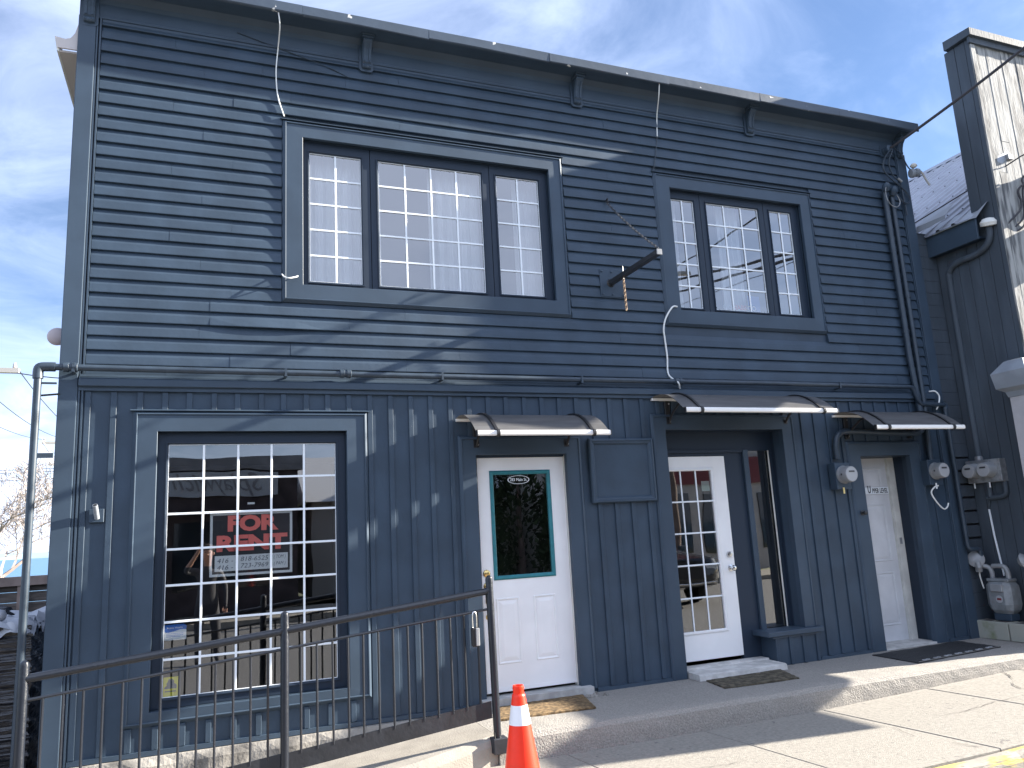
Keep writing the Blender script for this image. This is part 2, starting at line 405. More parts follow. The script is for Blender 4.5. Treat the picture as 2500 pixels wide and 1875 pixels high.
# ================================================================== the setting
# far land, lake, road, pavement
struct('ground', MB().add([(-600,-600,-.42),(600,-600,-.42),(600,12,-.42),(-600,12,-.42),(-600,160,-14),(600,160,-14)], [(0,1,2,3),(3,2,5,4)]), 'land')
struct('lake', MB().add([(-4000,150,-13),(4000,150,-13),(4000,6000,-13),(-4000,6000,-13)], [(0,1,2,3)]), 'lake')
sh = []
for i in range(41):
    x = -4000+200*i; sh.append((x, 5600+rnd.uniform(-150,150), -13)); sh.append((x, 5700, -13+28+rnd.uniform(0,22)))
struct('far_shore', MB().add(sh, [(2*i,2*i+2,2*i+3,2*i+1) for i in range(40)]), 'far_shore')
road = struct('road', MB().add([(-200,-12.4,-.262),(200,-12.4,-.262),(200,-2.6,-.262),(-200,-2.6,-.262)], [(0,1,2,3)]), 'asphalt')
struct('far_pavement', MB().box(-60, 60, -14.6, -12.4, -.5, -.13), 'concrete_walk')
# yard beside the building: gravel sheet
gv, gf = [], []
for j in range(25):
    for i in range(25):
        gv.append((-9+i*.335, -.9+j*.5, -.30+rnd.uniform(-.015,.015)+.004*j))
for j in range(24):
    for i in range(24): gf.append((j*25+i, j*25+i+1, (j+1)*25+i+1, (j+1)*25+i))
struct('yard_ground', MB().add(gv, gf), 'gravel')

# pavement slabs, each its own piece, rising gently to the right
def walk_z(x):
    return -.11 if x < 4.8 else -.11+(x-4.8)*.026
base = struct('pavement', MB().add([(-12,-2.5,-.30),(20,-2.5,-.30),(20,-.9,.10),(-12,-.9,-.20),(-12,-.9,-.30),(20,-.9,-.30)], [(0,1,2,3)]) if False else MB().box(-12, 20, -2.47, -.90, -.40, -.155), 'concrete_walk')
pitch = 1.215
for k in range(-10, 12):
    xa, xb = 3.79+k*pitch+.005, 3.79+(k+1)*pitch-.005
    def sk(x, y): return x-.1*(y+1.2)
    dz = rnd.uniform(-.003, .003); y0, y1 = -2.47, -.925
    pts = [(sk(xa,y0),y0),(sk(xb,y0),y0),(sk(xb,y1),y1),(sk(xa,y1),y1)]
    c = .006
    ins = [(pts[0][0]+c,pts[0][1]+c),(pts[1][0]-c,pts[1][1]+c),(pts[2][0]-c,pts[2][1]-c),(pts[3][0]+c,pts[3][1]-c)]
    vs = [(x,y,-.2) for x,y in pts]+[(x,y,walk_z(x)+dz-.006) for x,y in pts]+[(x,y,walk_z(x)+dz) for x,y in ins]
    make('pavement_slab', MB().add(vs, [(0,1,5,4),(1,2,6,5),(2,3,7,6),(3,0,4,7),(4,5,9,8),(5,6,10,9),(6,7,11,10),(7,4,8,11),(8,9,10,11)]), 'concrete_walk', base)
def crack(pts, w):
    mb = MB(); P = []
    for a, b in zip(pts[:-1], pts[1:]):
        n = max(2, int((Vector(b)-Vector(a)).length/.03))
        for i in range(n): t = i/n; P.append((a[0]+(b[0]-a[0])*t+rnd.uniform(-.005,.005), a[1]+(b[1]-a[1])*t+rnd.uniform(-.005,.005)))
    P.append(pts[-1]); vs = []
    for i, (x, y) in enumerate(P):
        q = P[min(i+1,len(P)-1)]; p = P[max(i-1,0)]; d = Vector((q[0]-p[0], q[1]-p[1])).normalized(); nx, ny = -d.y, d.x
        ww = w*(.35+.65*rnd.random())*min(1, .2+3*min(i, len(P)-1-i)/len(P))
        vs += [(x+nx*ww, y+ny*ww, walk_z(x)+.005), (x-nx*ww, y-ny*ww, walk_z(x)+.005)]
    mb.add(vs, [(2*i,2*i+1,2*i+3,2*i+2) for i in range(len(P)-1)])
    make('crack', mb, 'crack_dark', base)
crack([(7.24,-.9),(7.135,-1.068),(7.011,-1.203)], .009)
crack([(6.912,-1.257),(6.805,-1.354),(6.756,-1.437),(6.74,-1.55),(6.8,-1.8)], .009)
crack([(5.444,-1.69),(5.607,-1.672),(5.766,-1.69),(6.006,-1.666),(6.21,-1.638),(6.346,-1.647),(6.6,-1.64)], .004)
crack([(5.02,-1.674),(4.95,-1.812),(4.925,-1.963)], .004)
crack([(4.995,-2.167),(5.007,-2.246),(5.058,-2.4)], .005)
crack([(3.6,-1.75),(3.4,-1.78),(3.1,-1.74),(2.9,-1.78)], .003)
crack([(5.849,-1.409),(6.006,-1.666)], .0025)
# kerb stones with chipped yellow paint
kb = struct('kerb', MB().box(-20, 20, -2.60, -2.485, -.5, -.20), 'kerb')
for k in range(-6, 8):
    xs = [k*1.8+i*.12 for i in range(16)]; xs[-1] -= .006
    jig = {i: (rnd.uniform(-.008,.008), rnd.uniform(-.006,.004)) for i in range(16)}
    prof = [(-2.50,-.19),(-2.50,-.118),(-2.515,-.112),(-2.565,-.114),(-2.592,-.13),(-2.606,-.165),(-2.612,-.25)]
    make('kerb_stone', MB().prism_x(prof, xs, lambda x, i, xs=xs, jig=jig: (0, walk_z(x)+.11) if i < 3 else (jig[xs.index(x)][0], walk_z(x)+.11+jig[xs.index(x)][1])), 'kerb_yellow', kb)

# concrete step along the doors and the ramp that leads up to it
xs = [2.02+.11*i for i in range(70)]
def stepj(x, i):
    h = math.sin(x*7.3+i)*.5+math.sin(x*17.1+2*i)*.5
    return (h*.0045 if i in (2,3,4,5) else 0, h*.004 if i in (2,3) else 0)
step = struct('concrete_step', MB().prism_x([(.0,-.4),(.0,.09),(-.86,.088),(-.925,.078),(-.952,.045),(-.958,-.02),(-.96,-.4)], xs, stepj), 'concrete_step')
def ramp_z(x): return .09-.1*max(0, 2.02-x)
xs = [-4.0+.2*i for i in range(31)]; xs[-1] = 2.015
vs = []
for x in xs:
    z = ramp_z(x)
    e = .17*min(1, max(0, (2.0-x)/.7))
    vs += [(x,-.04,z),(x,-.88-e,z),(x,-.915-e,z-.02),(x,-.93-e,z-.06),(x,-.93-e,-.8)]
struct('concrete_ramp', MB().add(vs, [(a*5+i, a*5+i+1, a*5+i+6, a*5+i+5) for a in range(len(xs)-1) for i in range(4)]+[(len(vs)-5,len(vs)-4,len(vs)-3,len(vs)-2,len(vs)-1)]), 'concrete_ramp')

# ================================================================== the dark building
BLD = thing('dark_building', (3.55, 0, .09), 'two storey charcoal painted building with horizontal siding above vertical battens', 'building')
W1 = dict(o=(.586,3.32,3.56,5.245), i=(.763,3.162,3.72,5.092))
W2 = dict(o=(4.39,6.515,3.535,5.23), i=(4.585,6.35,3.706,5.07))
WL = dict(o=(-.52,1.296,.285,2.615), i=(-.342,1.115,.385,2.45))
XL, XR = -1.035, 8.13
Z0, ZB, ZT = .09, 2.86, 5.94
d1 = (2.262,3.17,.09,2.226); d2 = (4.265,5.71,.09,2.452); d3 = (6.745,7.525,.09,2.15)
make('wall', MB().holes(XL+.02, XR-.02, -.4, 2.8, [WL['i'], d1, d2, d3], 0., .14), 'dark_paint', BLD)
make('wall', MB().holes(XL+.02, XR-.02, 2.801, 6.1, [W1['i'], W2['i']], .017, .14), 'dark_side', BLD)
# shell: sides, rear, roof, floor between the storeys, inner rooms
make('side_wall', MB().box(XL, XL+.018, .002, 10, -.4, 6.1), 'dark_side', BLD)
make('side_wall', MB().box(XR-.018, XR, .002, 10, -.4, 6.1), 'dark_side', BLD)
make('rear_wall', MB().box(XL+.02, XR-.02, 9.8, 10, -.4, 6.05), 'dark_side', BLD)
make('roof', MB().box(XL+.02, XR-.02, .15, 10.02, 6.101, 6.2), 'dark_side', BLD)
make('upper_ceiling', MB().box(XL+.02, XR-.02, .145, 9.79, 5.45, 5.5), 'room_light', BLD)
make('upper_floor', MB().box(XL+.02, XR-.02, .145, 9.79, 2.75, 2.95), 'room_floor', BLD)
make('partition', MB().box(3.8, 3.9, .145, 5, 2.955, 5.445), 'room_light', BLD)
make('upper_back_partition', MB().box(XL+.025, XR-.025, 4.2, 4.3, 2.955, 5.445), 'room_light', BLD)
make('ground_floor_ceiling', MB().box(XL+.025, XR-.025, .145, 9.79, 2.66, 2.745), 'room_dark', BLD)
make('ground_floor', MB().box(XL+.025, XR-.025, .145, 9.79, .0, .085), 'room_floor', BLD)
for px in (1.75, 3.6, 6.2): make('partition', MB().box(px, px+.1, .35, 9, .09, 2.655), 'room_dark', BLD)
make('shop_back_partition', MB().box(XL+.03, 1.74, 5.0, 5.1, .09, 2.655), 'room_dark', BLD)
make('foundation', MB().prism_x([(.0,-.5),(.0,.084),(-.05,.082),(-.075,.03),(-.085,-.5)], [XL+.005+.1*i for i in range(32)], lambda x, i: (math.sin(x*13+i)*.012 if i > 2 else 0, math.sin(x*9)*.006 if i == 3 else 0)), 'concrete_plinth', BLD)

# --- upper storey: every clapboard course is cut round the windows and butted at joints
PITCH_Z = .1160
def course(x0, x1, zt, h=PITCH_Z, dent=None, amp=.0008):
    n = max(2, int((x1-x0)/.22)); xs = [x0+(x1-x0)*i/n for i in range(n+1)]; ph = rnd.uniform(0, 6); off = rnd.uniform(-.0012, .0008)
    prof = [(.016,zt),(.006,zt),(-.0115,zt-.050),(-.0175,zt-h+.006),(-.017,zt-h),(.005,zt-h),(.016,zt-h)]
    def fn(x, i):
        a = off+amp*(math.sin(x*2.1+ph)+.6*math.sin(x*5.3+2*ph))
        if dent and i in (3,4): a -= dent(x)
        if dent and i == 2: a -= .3*dent(x)
        return ((a if 1 <= i <= 4 else 0), (-.25*dent(x) if dent and i in (3,4) else 0))
    make('clapboard', MB().prism_x(prof, xs, fn), 'dark_paint', BLD)
SX0, SX1 = -.862, 7.962
nrow = 27
for k in range(nrow):
    zb = ZB+k*PITCH_Z; zt = zb+PITCH_Z; h = PITCH_Z
    if zb > 5.925: break
    if zt > 5.955: zt = 5.955; h = zt-zb
    segs = [(SX0, SX1)]
    for w in (W1['o'], W2['o']):
        if zt > w[2]+.012 and zb < w[3]-.012:
            ns = []
            for a, b in segs:
                if w[0] > a and w[1] < b: ns += [(a, w[0]-.002), (w[1]+.002, b)]
                else: ns.append((a, b))
            segs = ns
    cuts = [(.02 if k in (4,5) else -.3+1.2*((k*7)%5)/5), 1.15+((k*5)%4)*.5, 3.4+((k*3)%5)*.22, 6.62+((k*11)%6)*.17]
    for a, b in segs:
        pts = [a]+[c for c in cuts if a+.35 < c < b-.35]+[b]
        for p, q in zip(pts[:-1], pts[1:]):
            dent = None
            if k == 4 and p <= .1 and q > 1.0:
                dent = lambda x: .022*math.exp(-((x-.55)/.33)**2)+.012*math.exp(-((x-.15)/.12)**2)
            course(p, q-.0015, zt, h, dent)
# frieze, mouldings, cove and metal fascia
make('frieze', MB().prism_x([(.0165,5.958),(-.014,5.958),(-.016,6.07),(-.03,6.105),(-.075,6.145),(-.15,6.152),(-.232,6.155),(-.232,6.20),(.0165,6.20)], [XL+.02+.3*i for i in range(30)]+[XR-.02], lambda x, i: (.002*math.sin(x*3+i), 0)), 'dark_trim', BLD)
make('frieze_moulding', MB().prism_x([(.0165,5.931),(-.019,5.933),(-.022,5.94),(-.022,5.95),(-.016,5.957),(.0165,5.957)], [XL+.02, XR-.02]), 'dark_trim', BLD)
make('frieze_moulding', MB().prism_x([(.0165,5.902),(-.0155,5.904),(-.0155,5.928),(.0165,5.93)], [SX0, SX1]), 'dark_trim', BLD)
fx = [-1.08, -.2, .74, 1.9, 3.15, 4.55, 5.75, 6.9, 8.17]
for a, b in zip(fx[:-1], fx[1:]):
    n = int((b-a)/.14); xs = [a+(b-a-.002)*i/n for i in range(n+1)]; ph = rnd.uniform(0, 6); lift = rnd.uniform(-.004, .004)
    make('fascia', MB().prism_x([(.1,6.258),(-.248,6.246),(-.255,6.240),(-.2555,6.150),(-.249,6.142),(-.2335,6.142),(-.2335,6.206),(.1,6.206)], xs,
         lambda x, i, ph=ph, lift=lift: (.003*math.sin(x*4+ph)*(1 if i in (3,4) else .3), lift+.006*math.sin(x*2.7+ph)*(1 if i in (3,4) else 0))), 'dark_fascia', BLD)
def bracket(x):
    mb = MB()
    prof = [(-.02,5.865),(-.05,5.868),(-.062,5.888),(-.052,5.905),(-.066,5.92),(-.062,5.945),(-.07,5.99),(-.088,6.04),(-.118,6.08),(-.14,6.098),(-.14,6.118),(-.02,6.118)]
    mb.poly([(x-.042, y, z) for y, z in prof], (.084, 0, 0))
    for s in (-1, 1): mb.poly([(x+s*.024-.009, y-.008, z) for y, z in prof[4:9]]+[(x+s*.024-.009, -.04, 6.08), (x+s*.024-.009, -.04, 5.93)], (.018, 0, 0))
    mb.box(x-.055, x+.055, -.155, -.02, 6.118, 6.14); mb.box(x-.063, x+.063, -.168, -.02, 6.14, 6.166)
    o = make('bracket', mb, 'dark_trim', BLD); bevel(o, .004)
    b = make('back_plate', MB().poly([(x-.066,-.032,5.86),(x-.045,-.032,5.838),(x+.045,-.032,5.838),(x+.066,-.032,5.86),(x+.066,-.032,6.10),(x-.066,-.032,6.10)], (0,.03,0)), 'dark_trim', o)
    mb = MB().lathe([(.017,0),(.019,.006),(.012,.016),(.002,.02)], (x,-.05,5.878), (0,-1,0), 10); make('rosette', mb, 'dark_trim', o, True)
for bx in (-.955, 1.343, 3.54, 5.74, 8.03): bracket(bx)
# corner boards with their J-channels
for a, b in ((XL, -.905), (7.985, XR)):
    bevel(make('corner_board', MB().box(a, b, -.030, .0165, .085, 5.93), 'dark_trim', BLD), .006)
for x in (-.895, -.872): make('corner_channel', MB().prism_x([(0,0)]*0 or [(0,0)], [0]) if False else MB().box(x-.006, x+.006, -.024, .0165, .09, 5.93), 'dark_trim', BLD)
make('corner_channel', MB().box(7.966, 7.978, -.022, .0165, .09, 5.93), 'dark_trim', BLD)
# drip band between the storeys
make('drip_band', MB().prism_x([(.0165,2.885),(-.017,2.878),(-.052,2.858),(-.056,2.852),(-.056,2.802),(-.05,2.797),(.001,2.797)], [XL+.137+.35*i for i in range(25)]+[7.98], lambda x, i: (.0025*math.sin(x*2.2+i*.1), .002*math.sin(x*1.7))), 'dark_trim', BLD)
make('drip_band', MB().box(XL+.137, 7.98, -.03, .001, 2.765, 2.7965), 'dark_trim', BLD)
make('drip_nosing', MB().prism_x([(-.017,2.8895),(-.018,2.879),(-.03,2.874),(-.024,2.893)], [XL+.14, 7.98]), 'dark_trim', BLD)

# --- ground floor: battens over flat panels
DC = [(2.10,3.315,2.40), (4.10,5.86,2.61), (6.555,7.665,2.315)]       # door casings
k = 0
x = -.836
while x < 7.95:
    spans = [(.122, 2.764)]
    if -.52-.02 < x < 1.296+.02: spans = [(.122, .285), (2.615, 2.764)]
    for a, b, zt in DC:
        if a-.015 < x < b+.015: spans = [(zt, 2.764)]
    for z0, z1 in spans:
        w = .021+rnd.uniform(-.001,.001); xx = x+rnd.uniform(-.003,.003)
        b_ = make('batten', MB().cbox(xx-w, xx+w, -.0145-rnd.uniform(0,.002), .001, z0+.0015, z1-.0015, .0025), 'dark_paint', BLD)
    x += .1797
for a, b in ((-.86,2.098), (3.317,4.098), (5.87,6.55), (7.67,7.98)):
    make('base_trim', MB().box(a, b, -.022, .001, .088, .121), 'dark_trim', BLD)

# --- windows
TRIM = [(0,.0165),(0,-.006),(.006,-.012),(.024,-.031),(.029,-.032),(.033,-.030),(.035,-.021),(.17,-.023),(.173,-.020),(.173,.03),(.165,.03),(.165,.0165)]
def window(w, sashes, nrows, zg, name_label=None, trimw=None, gmat='pane_glass', sy=.035, cas=TRIM):
    o, i = w['o'], w['i']
    sc = [(d*(i[0]-o[0])/.173 if d > .04 else d, y) for d, y in cas]
    # left, right, top, bottom casing boards (bottom and top heights differ a little)
    win = make('window', MB().holes(i[0], i[1], i[2], i[3], [(a+.05 if n == 0 else a+.002, b-.05 if n == len(sashes)-1 else b-.002, i[2]+.03, i[3]-.03) for n, (a, b, g0, g1, nc) in enumerate(sashes)], .085, .139), 'dark_sash', BLD)
    dl, dr, dt, db = i[0]-o[0], o[1]-i[1], o[3]-i[3], i[2]-o[2]
    for sd, dd in (('L', dl), ('R', dr), ('T', dt), ('B', db)):
        def P(d, y, e, sd=sd):
            def f(t, wd): return t*wd/.173 if t > .04 else t
            if sd == 'L': return (o[0]+f(d,dl), y, o[2]+f(d,db) if e == 0 else o[3]-f(d,dt))
            if sd == 'R': return (o[1]-f(d,dr), y, o[3]-f(d,dt) if e == 0 else o[2]+f(d,db))
            if sd == 'T': return (o[0]+f(d,dl) if e == 0 else o[1]-f(d,dr), y, o[3]-f(d,dt))
            return (o[1]-f(d,dr) if e == 0 else o[0]+f(d,dl), y, o[2]+f(d,db))
        n = len(cas); vs = [P(d, y, 0) for d, y in cas]+[P(d, y, 1) for d, y in cas]
        make('casing', MB().add(vs, [(q, (q+1)%n, n+(q+1)%n, n+q) for q in range(n)]+[tuple(range(n-1,-1,-1)), tuple(range(n,2*n))]), 'dark_trim', win)
    for n, (a, b, g0, g1, nc) in enumerate(sashes):
        mb = MB()
        mb.holes(a+.003, b-.003, i[2]+.004, i[3]-.004, [(g0, g1, zg[0], zg[1])], sy+.012, .084)
        for pc in mitre(g0-.018, g1+.018, zg[0]-.018, zg[1]+.018, [(0,sy+.012),(0,sy),(.008,sy),(.0178,sy+.02),(.0178,sy+.03),(.01,sy+.03)]): mb.add(pc.v, pc.f)
        make('sash', mb, 'dark_sash', win)
        yg = sy+.028
        make('pane', MB().add([(g0-.003,yg,zg[0]-.003),(g1+.003,yg,zg[0]-.003),(g1+.003,yg,zg[1]+.003),(g0-.003,yg,zg[1]+.003)], [(0,1,2,3)]), gmat, win)
        bw = .0085
        for c in range(1, nc):
            xx = g0+(g1-g0)*c/nc; make('muntin', MB().cbox(xx-bw, xx+bw, yg-.010, yg-.003, zg[0]-.002, zg[1]+.002, .002), 'white_vinyl', win)
        for r in range(1, nrows):
            z = zg[0]+(zg[1]-zg[0])*r/nrows; make('muntin', MB().cbox(g0-.002, g1+.002, yg-.0095, yg-.0025, z-bw, z+bw, .002), 'white_vinyl', win)
        for s in ((g0-.006,g0+.004,zg[0],zg[1]),(g1-.004,g1+.006,zg[0],zg[1]),(g0-.006,g1+.006,zg[0]-.006,zg[0]+.004),(g0-.006,g1+.006,zg[1]-.004,zg[1]+.006)):
            make('spacer', MB().box(s[0], s[1], yg-.011, yg-.002, s[2], s[3]), 'white_vinyl', win)
    return win
win1 = window(W1, [(.763,1.373,.828,1.287,2), (1.373,2.546,1.449,2.459,4), (2.546,3.162,2.618,3.066,2)], 5, (3.775,4.986), gmat='pane_upper')
win2 = window(W2, [(4.585,5.0,4.628,4.915,2), (5.0,5.862,5.085,5.78,3), (5.862,6.35,5.946,6.24,2)], 5, (3.757,4.972), gmat='pane_upper')
winL = window(WL, [(-.342,1.115,-.263,1.03,5)], 7, (.462,2.354))
tag(winL, 'large shop window with white grid and for rent sign'); tag(win1, 'wide upper window of three lights with white grids'); tag(win2, 'smaller upper window of three lights with white grids')
# lift at the head of the upper window: thin drip strip
for a, b, z in ((.57,3.335,5.248), (4.375,6.53,5.233), (-.54,1.315,2.618)):
    make('head_strip', MB().prism_x([(.0165,z+.012),(-.024,z+.006),(-.034,z),(-.034,z-.006),(-.03,z-.006),(.001,z-.002)], [a, b]), 'dark_trim', BLD)

# --- doors
CAS = [(0,.001),(0,-.012),(.012,-.026),(.03,-.03),(.034,-.02),(.16,-.022),(.163,-.02),(.163,.04),(.15,.04),(.15,.001)]
def casing3(par, x0, x1, z0, z1, w, wt):
    n = len(CAS)
    def f(d, q): return d*q/.163 if d > .04 else d
    for sd in 'LRT':
        def P(d, y, e):
            if sd == 'L': return (x0+f(d,w), y, z0 if e == 0 else z1-f(d,wt))
            if sd == 'R': return (x1-f(d,w), y, z1-f(d,wt) if e == 0 else z0)
            return (x0+f(d,w) if e == 0 else x1-f(d,w), y, z1-f(d,wt))
        vs = [P(d, y, 0) for d, y in CAS]+[P(d, y, 1) for d, y in CAS]
        make('casing', MB().add(vs, [(q, (q+1)%n, n+(q+1)%n, n+q) for q in range(n)]+[tuple(range(n-1,-1,-1)), tuple(range(n,2*n))]), 'dark_trim', par)
def slab_panel(par, x0, x1, z0, z1, y, m):
    for pc in mitre(x0, x1, z0, z1, [(0,y+.001),(0,y-.001),(.006,y-.007),(.016,y-.004),(.02,y+.001)]): make('panel_moulding', pc, m, par)
    make('raised_panel', MB().add([(x0+.028,y-.001,z0+.028),(x1-.028,y-.001,z0+.028),(x1-.028,y-.001,z1-.028),(x0+.028,y-.001,z1-.028),
        (x0+.055,y-.006,z0+.055),(x1-.055,y-.006,z0+.055),(x1-.055,y-.006,z1-.055),(x0+.055,y-.006,z1-.055)], [(4,5,6,7),(0,1,5,4),(1,2,6,5),(2,3,7,6),(3,0,4,7)]), m, par)
# first door: white with a teal glazing frame
y1 = .05
dr1 = make('door', MB().holes(2.290, 3.146, .182, 2.206, [(2.43,2.975,1.15,2.06)], y1, y1+.042), 'door_white', BLD); tag(dr1, 'white door with teal framed glass')
casing3(dr1, 2.10, 3.315, .125, 2.40, .162, .172)
make('door_jamb', MB().box(3.148, 3.169, .03, .10, .16, 2.224), 'jamb_white', dr1)
make('door_stop', MB().box(2.263, 3.147, .028, .10, 2.208, 2.225), 'dark_sash', dr1)
for pc in mitre(2.402, 3.004, 1.122, 2.088, [(0,y1+.001),(0,y1-.006),(.012,y1-.014),(.026,y1-.012),(.036,y1-.004),(.036,y1+.02),(.02,y1+.02)]): make('glazing_frame', pc, 'teal', dr1)
make('glass', MB().add([(2.43,y1+.01,1.15),(2.975,y1+.01,1.15),(2.975,y1+.01,2.06),(2.43,y1+.01,2.06)], [(0,1,2,3)]), 'pane_glass', dr1)
slab_panel(dr1, 2.412, 2.632, .41, .966, y1, 'door_white'); slab_panel(dr1, 2.768, 2.986, .41, .966, y1, 'door_white')
make('kick_strip', MB().box(2.29, 3.146, y1-.004, y1-.0005, .184, .215), 'door_white', dr1)
ov = MB(); c = (2.69, 2.003); vs = []
for k in range(40):
    a = 2*math.pi*k/40
    for r in (1, .93): vs.append((c[0]+.108*r*math.cos(a)-(0 if r == 1 else 0), y1+.0085, c[1]+(.039*r-(.001 if r < 1 else 0))*math.sin(a)))
ov.add(vs, [(2*k, (2*k+2)%80, (2*k+3)%80, 2*k+1) for k in range(40)])
make('oval_ring', ov, 'white_vinyl', dr1)
text('house_number', '283 Main St.', .040, (2.69, y1+.008, 2.003), 'white_vinyl', dr1, bold=.0, width=.172)
for z in (1.186, 1.078):
    make('lock', MB().lathe([(.033,0),(.033,.006),(.026,.012),(.019,.014),(.019,.022),(.012,.024)], (2.335,y1,z), (0,-1,0), 20), 'brass', dr1, True)
make('handle', MB().tube(spline([(2.335,y1,.985),(2.335,y1-.03,.99),(2.335,y1-.05,.96),(2.335,y1-.045,.89),(2.335,y1-.02,.84),(2.335,y1,.815)], 5), [.012]*26, 8), 'brass', dr1, True)
make('handle_plate', MB().lathe([(.026,0),(.024,.006),(.01,.008)], (2.335,y1,.815), (0,-1,0), 14), 'brass', dr1, True)
make('handle_plate', MB().cbox(2.315, 2.355, y1-.008, y1-.0005, .93, 1.04, .003), 'brass', dr1)
make('threshold', MB().box(2.20, 3.24, -.10, .10, .091, .158), 'sill_grey', dr1)
# second door: recessed, full glass with a white grid, sidelight and ledge
yb = .18
dr2 = make('door', MB().holes(4.215, 5.075, .20, 2.197, [(4.335,4.895,.47,2.055)], yb, yb+.042), 'door_white', BLD); tag(dr2, 'white door with tall gridded glass in a recess')
casing3(dr2, 4.10, 5.87, .092, 2.612, .163, .16)
for pc in mitre(4.31, 4.92, .445, 2.08, [(0,yb+.001),(0,yb-.006),(.01,yb-.012),(.022,yb-.012),(.03,yb-.004),(.03,yb+.02),(.015,yb+.02)]): make('glazing_frame', pc, 'door_white', dr2)
make('glass', MB().add([(4.335,yb+.012,.47),(4.895,yb+.012,.47),(4.895,yb+.012,2.055),(4.335,yb+.012,2.055)], [(0,1,2,3)]), 'pane_glass', dr2)
for c in (1, 2): xx = 4.34+.55*c/3; make('muntin', MB().cbox(xx-.008, xx+.008, yb+.004, yb+.0115, .47, 2.055, .002), 'white_vinyl', dr2)
for r in range(1, 5): z = .475+1.58*r/5; make('muntin', MB().cbox(4.336, 4.894, yb+.003, yb+.011, z-.008, z+.008, .002), 'white_vinyl', dr2)
make('deadbolt', MB().lathe([(.032,0),(.032,.012),(.026,.022),(.01,.024)], (5.015,yb,1.19), (0,-1,0), 20), 'chrome', dr2, True)
make('knob', MB().lathe([(.032,0),(.032,.006),(.014,.01),(.013,.032),(.027,.042),(.029,.056),(.022,.066),(.006,.07)], (5.02,yb,1.055), (0,-1,0), 20), 'chrome', dr2, True)
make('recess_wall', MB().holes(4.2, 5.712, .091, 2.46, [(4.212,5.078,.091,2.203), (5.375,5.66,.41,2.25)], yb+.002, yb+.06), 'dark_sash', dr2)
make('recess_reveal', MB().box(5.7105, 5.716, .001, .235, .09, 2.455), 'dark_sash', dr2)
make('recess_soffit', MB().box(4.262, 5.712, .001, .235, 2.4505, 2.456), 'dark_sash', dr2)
make('mullion', MB().cbox(5.305, 5.37, yb-.03, yb+.0015, .40, 2.26, .004), 'dark_trim', dr2)
make('head_moulding', MB().box(4.26, 5.30, yb-.022, yb+.0015, 2.232, 2.262), 'dark_sash', dr2)
make('sidelight_glass', MB().add([(5.37,yb+.02,.40),(5.665,yb+.02,.40),(5.665,yb+.02,2.255),(5.37,yb+.02,2.255)], [(0,1,2,3)]), 'pane_glass', dr2)
make('sidelight_bead', MB().box(5.645, 5.66, yb-.004, yb+.0015, .41, 2.25), 'jamb_white', dr2)
make('sidelight_ledge', MB().cbox(5.20, 5.895, -.075, yb+.001, .375, .425, .005), 'dark_trim', dr2)
make('ledge_base', MB().box(5.30, 5.845, -.03, yb, .092, .374), 'dark_paint', dr2)
for xx in (5.318, 5.488, 5.655, 5.826): make('batten', MB().cbox(xx-.018, xx+.018, -.044, -.0295, .093, .355, .002), 'dark_paint', dr2)
make('ledge_apron', MB().box(5.27, 5.86, -.05, -.0298, .355, .3745), 'dark_trim', dr2)
make('threshold', MB().prism_x([(.18,.091),(.18,.165),(.06,.165),(.055,.148),(-.17,.146),(-.2,.138),(-.205,.091)], [4.28+.05*i for i in range(21)], lambda x, i: (.012*math.sin(x*31) if i > 4 else 0, 0)), 'sill_white', dr2)
# third door: deep recess, white with the UPPER LEVEL strip
yc = .30
dr3 = make('door', MB().box(6.61, 7.425, yc, yc+.042, .112, 2.148), 'door_white_aged', BLD); tag(dr3, 'white panelled door in a deep recess reading UPPER LEVEL')
casing3(dr3, 6.555, 7.665, .093, 2.315, .19, .165)
make('door_jamb', MB().box(7.428, 7.523, yc-.035, yc+.05, .11, 2.15), 'jamb_white', dr3)
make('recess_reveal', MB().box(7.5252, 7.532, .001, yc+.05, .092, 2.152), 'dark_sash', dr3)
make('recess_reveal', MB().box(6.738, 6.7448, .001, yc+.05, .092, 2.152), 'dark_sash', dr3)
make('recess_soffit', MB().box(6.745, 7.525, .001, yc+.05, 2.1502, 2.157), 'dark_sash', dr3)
for z0, z1 in ((1.77,2.04), (.98,1.62), (.28,.86)):
    slab_panel(dr3, 6.70, 6.98, z0, z1, yc, 'door_white_aged'); slab_panel(dr3, 7.06, 7.34, z0, z1, yc, 'door_white_aged')
make('notice_strip', MB().box(7.02, 7.418, yc-.0125, yc-.0105, 1.738, 1.815), 'white_vinyl', dr3)
text('notice_letter', 'U', .118, (7.122, yc-.0135, 1.787), 'ink_dark', dr3, bold=.002, sx=.62)
text('notice_letters', 'PPER LEVEL', .075, (7.283, yc-.0135, 1.772), 'ink_dark', dr3, bold=.0012, width=.235)
make('threshold', MB().box(6.75, 7.52, -.02, yc+.06, .091, .111), 'sill_white', dr3)
make('knob', MB().lathe([(.028,0),(.028,.006),(.012,.01),(.012,.03),(.024,.04),(.022,.054),(.006,.06)], (6.66,-.022,1.535), (0,-1,0), 16), 'black_metal', dr3, True)
make('strike_plate', MB().box(7.455, 7.49, yc-.037, yc-.0348, 1.16, 1.23), 'galv', dr3)
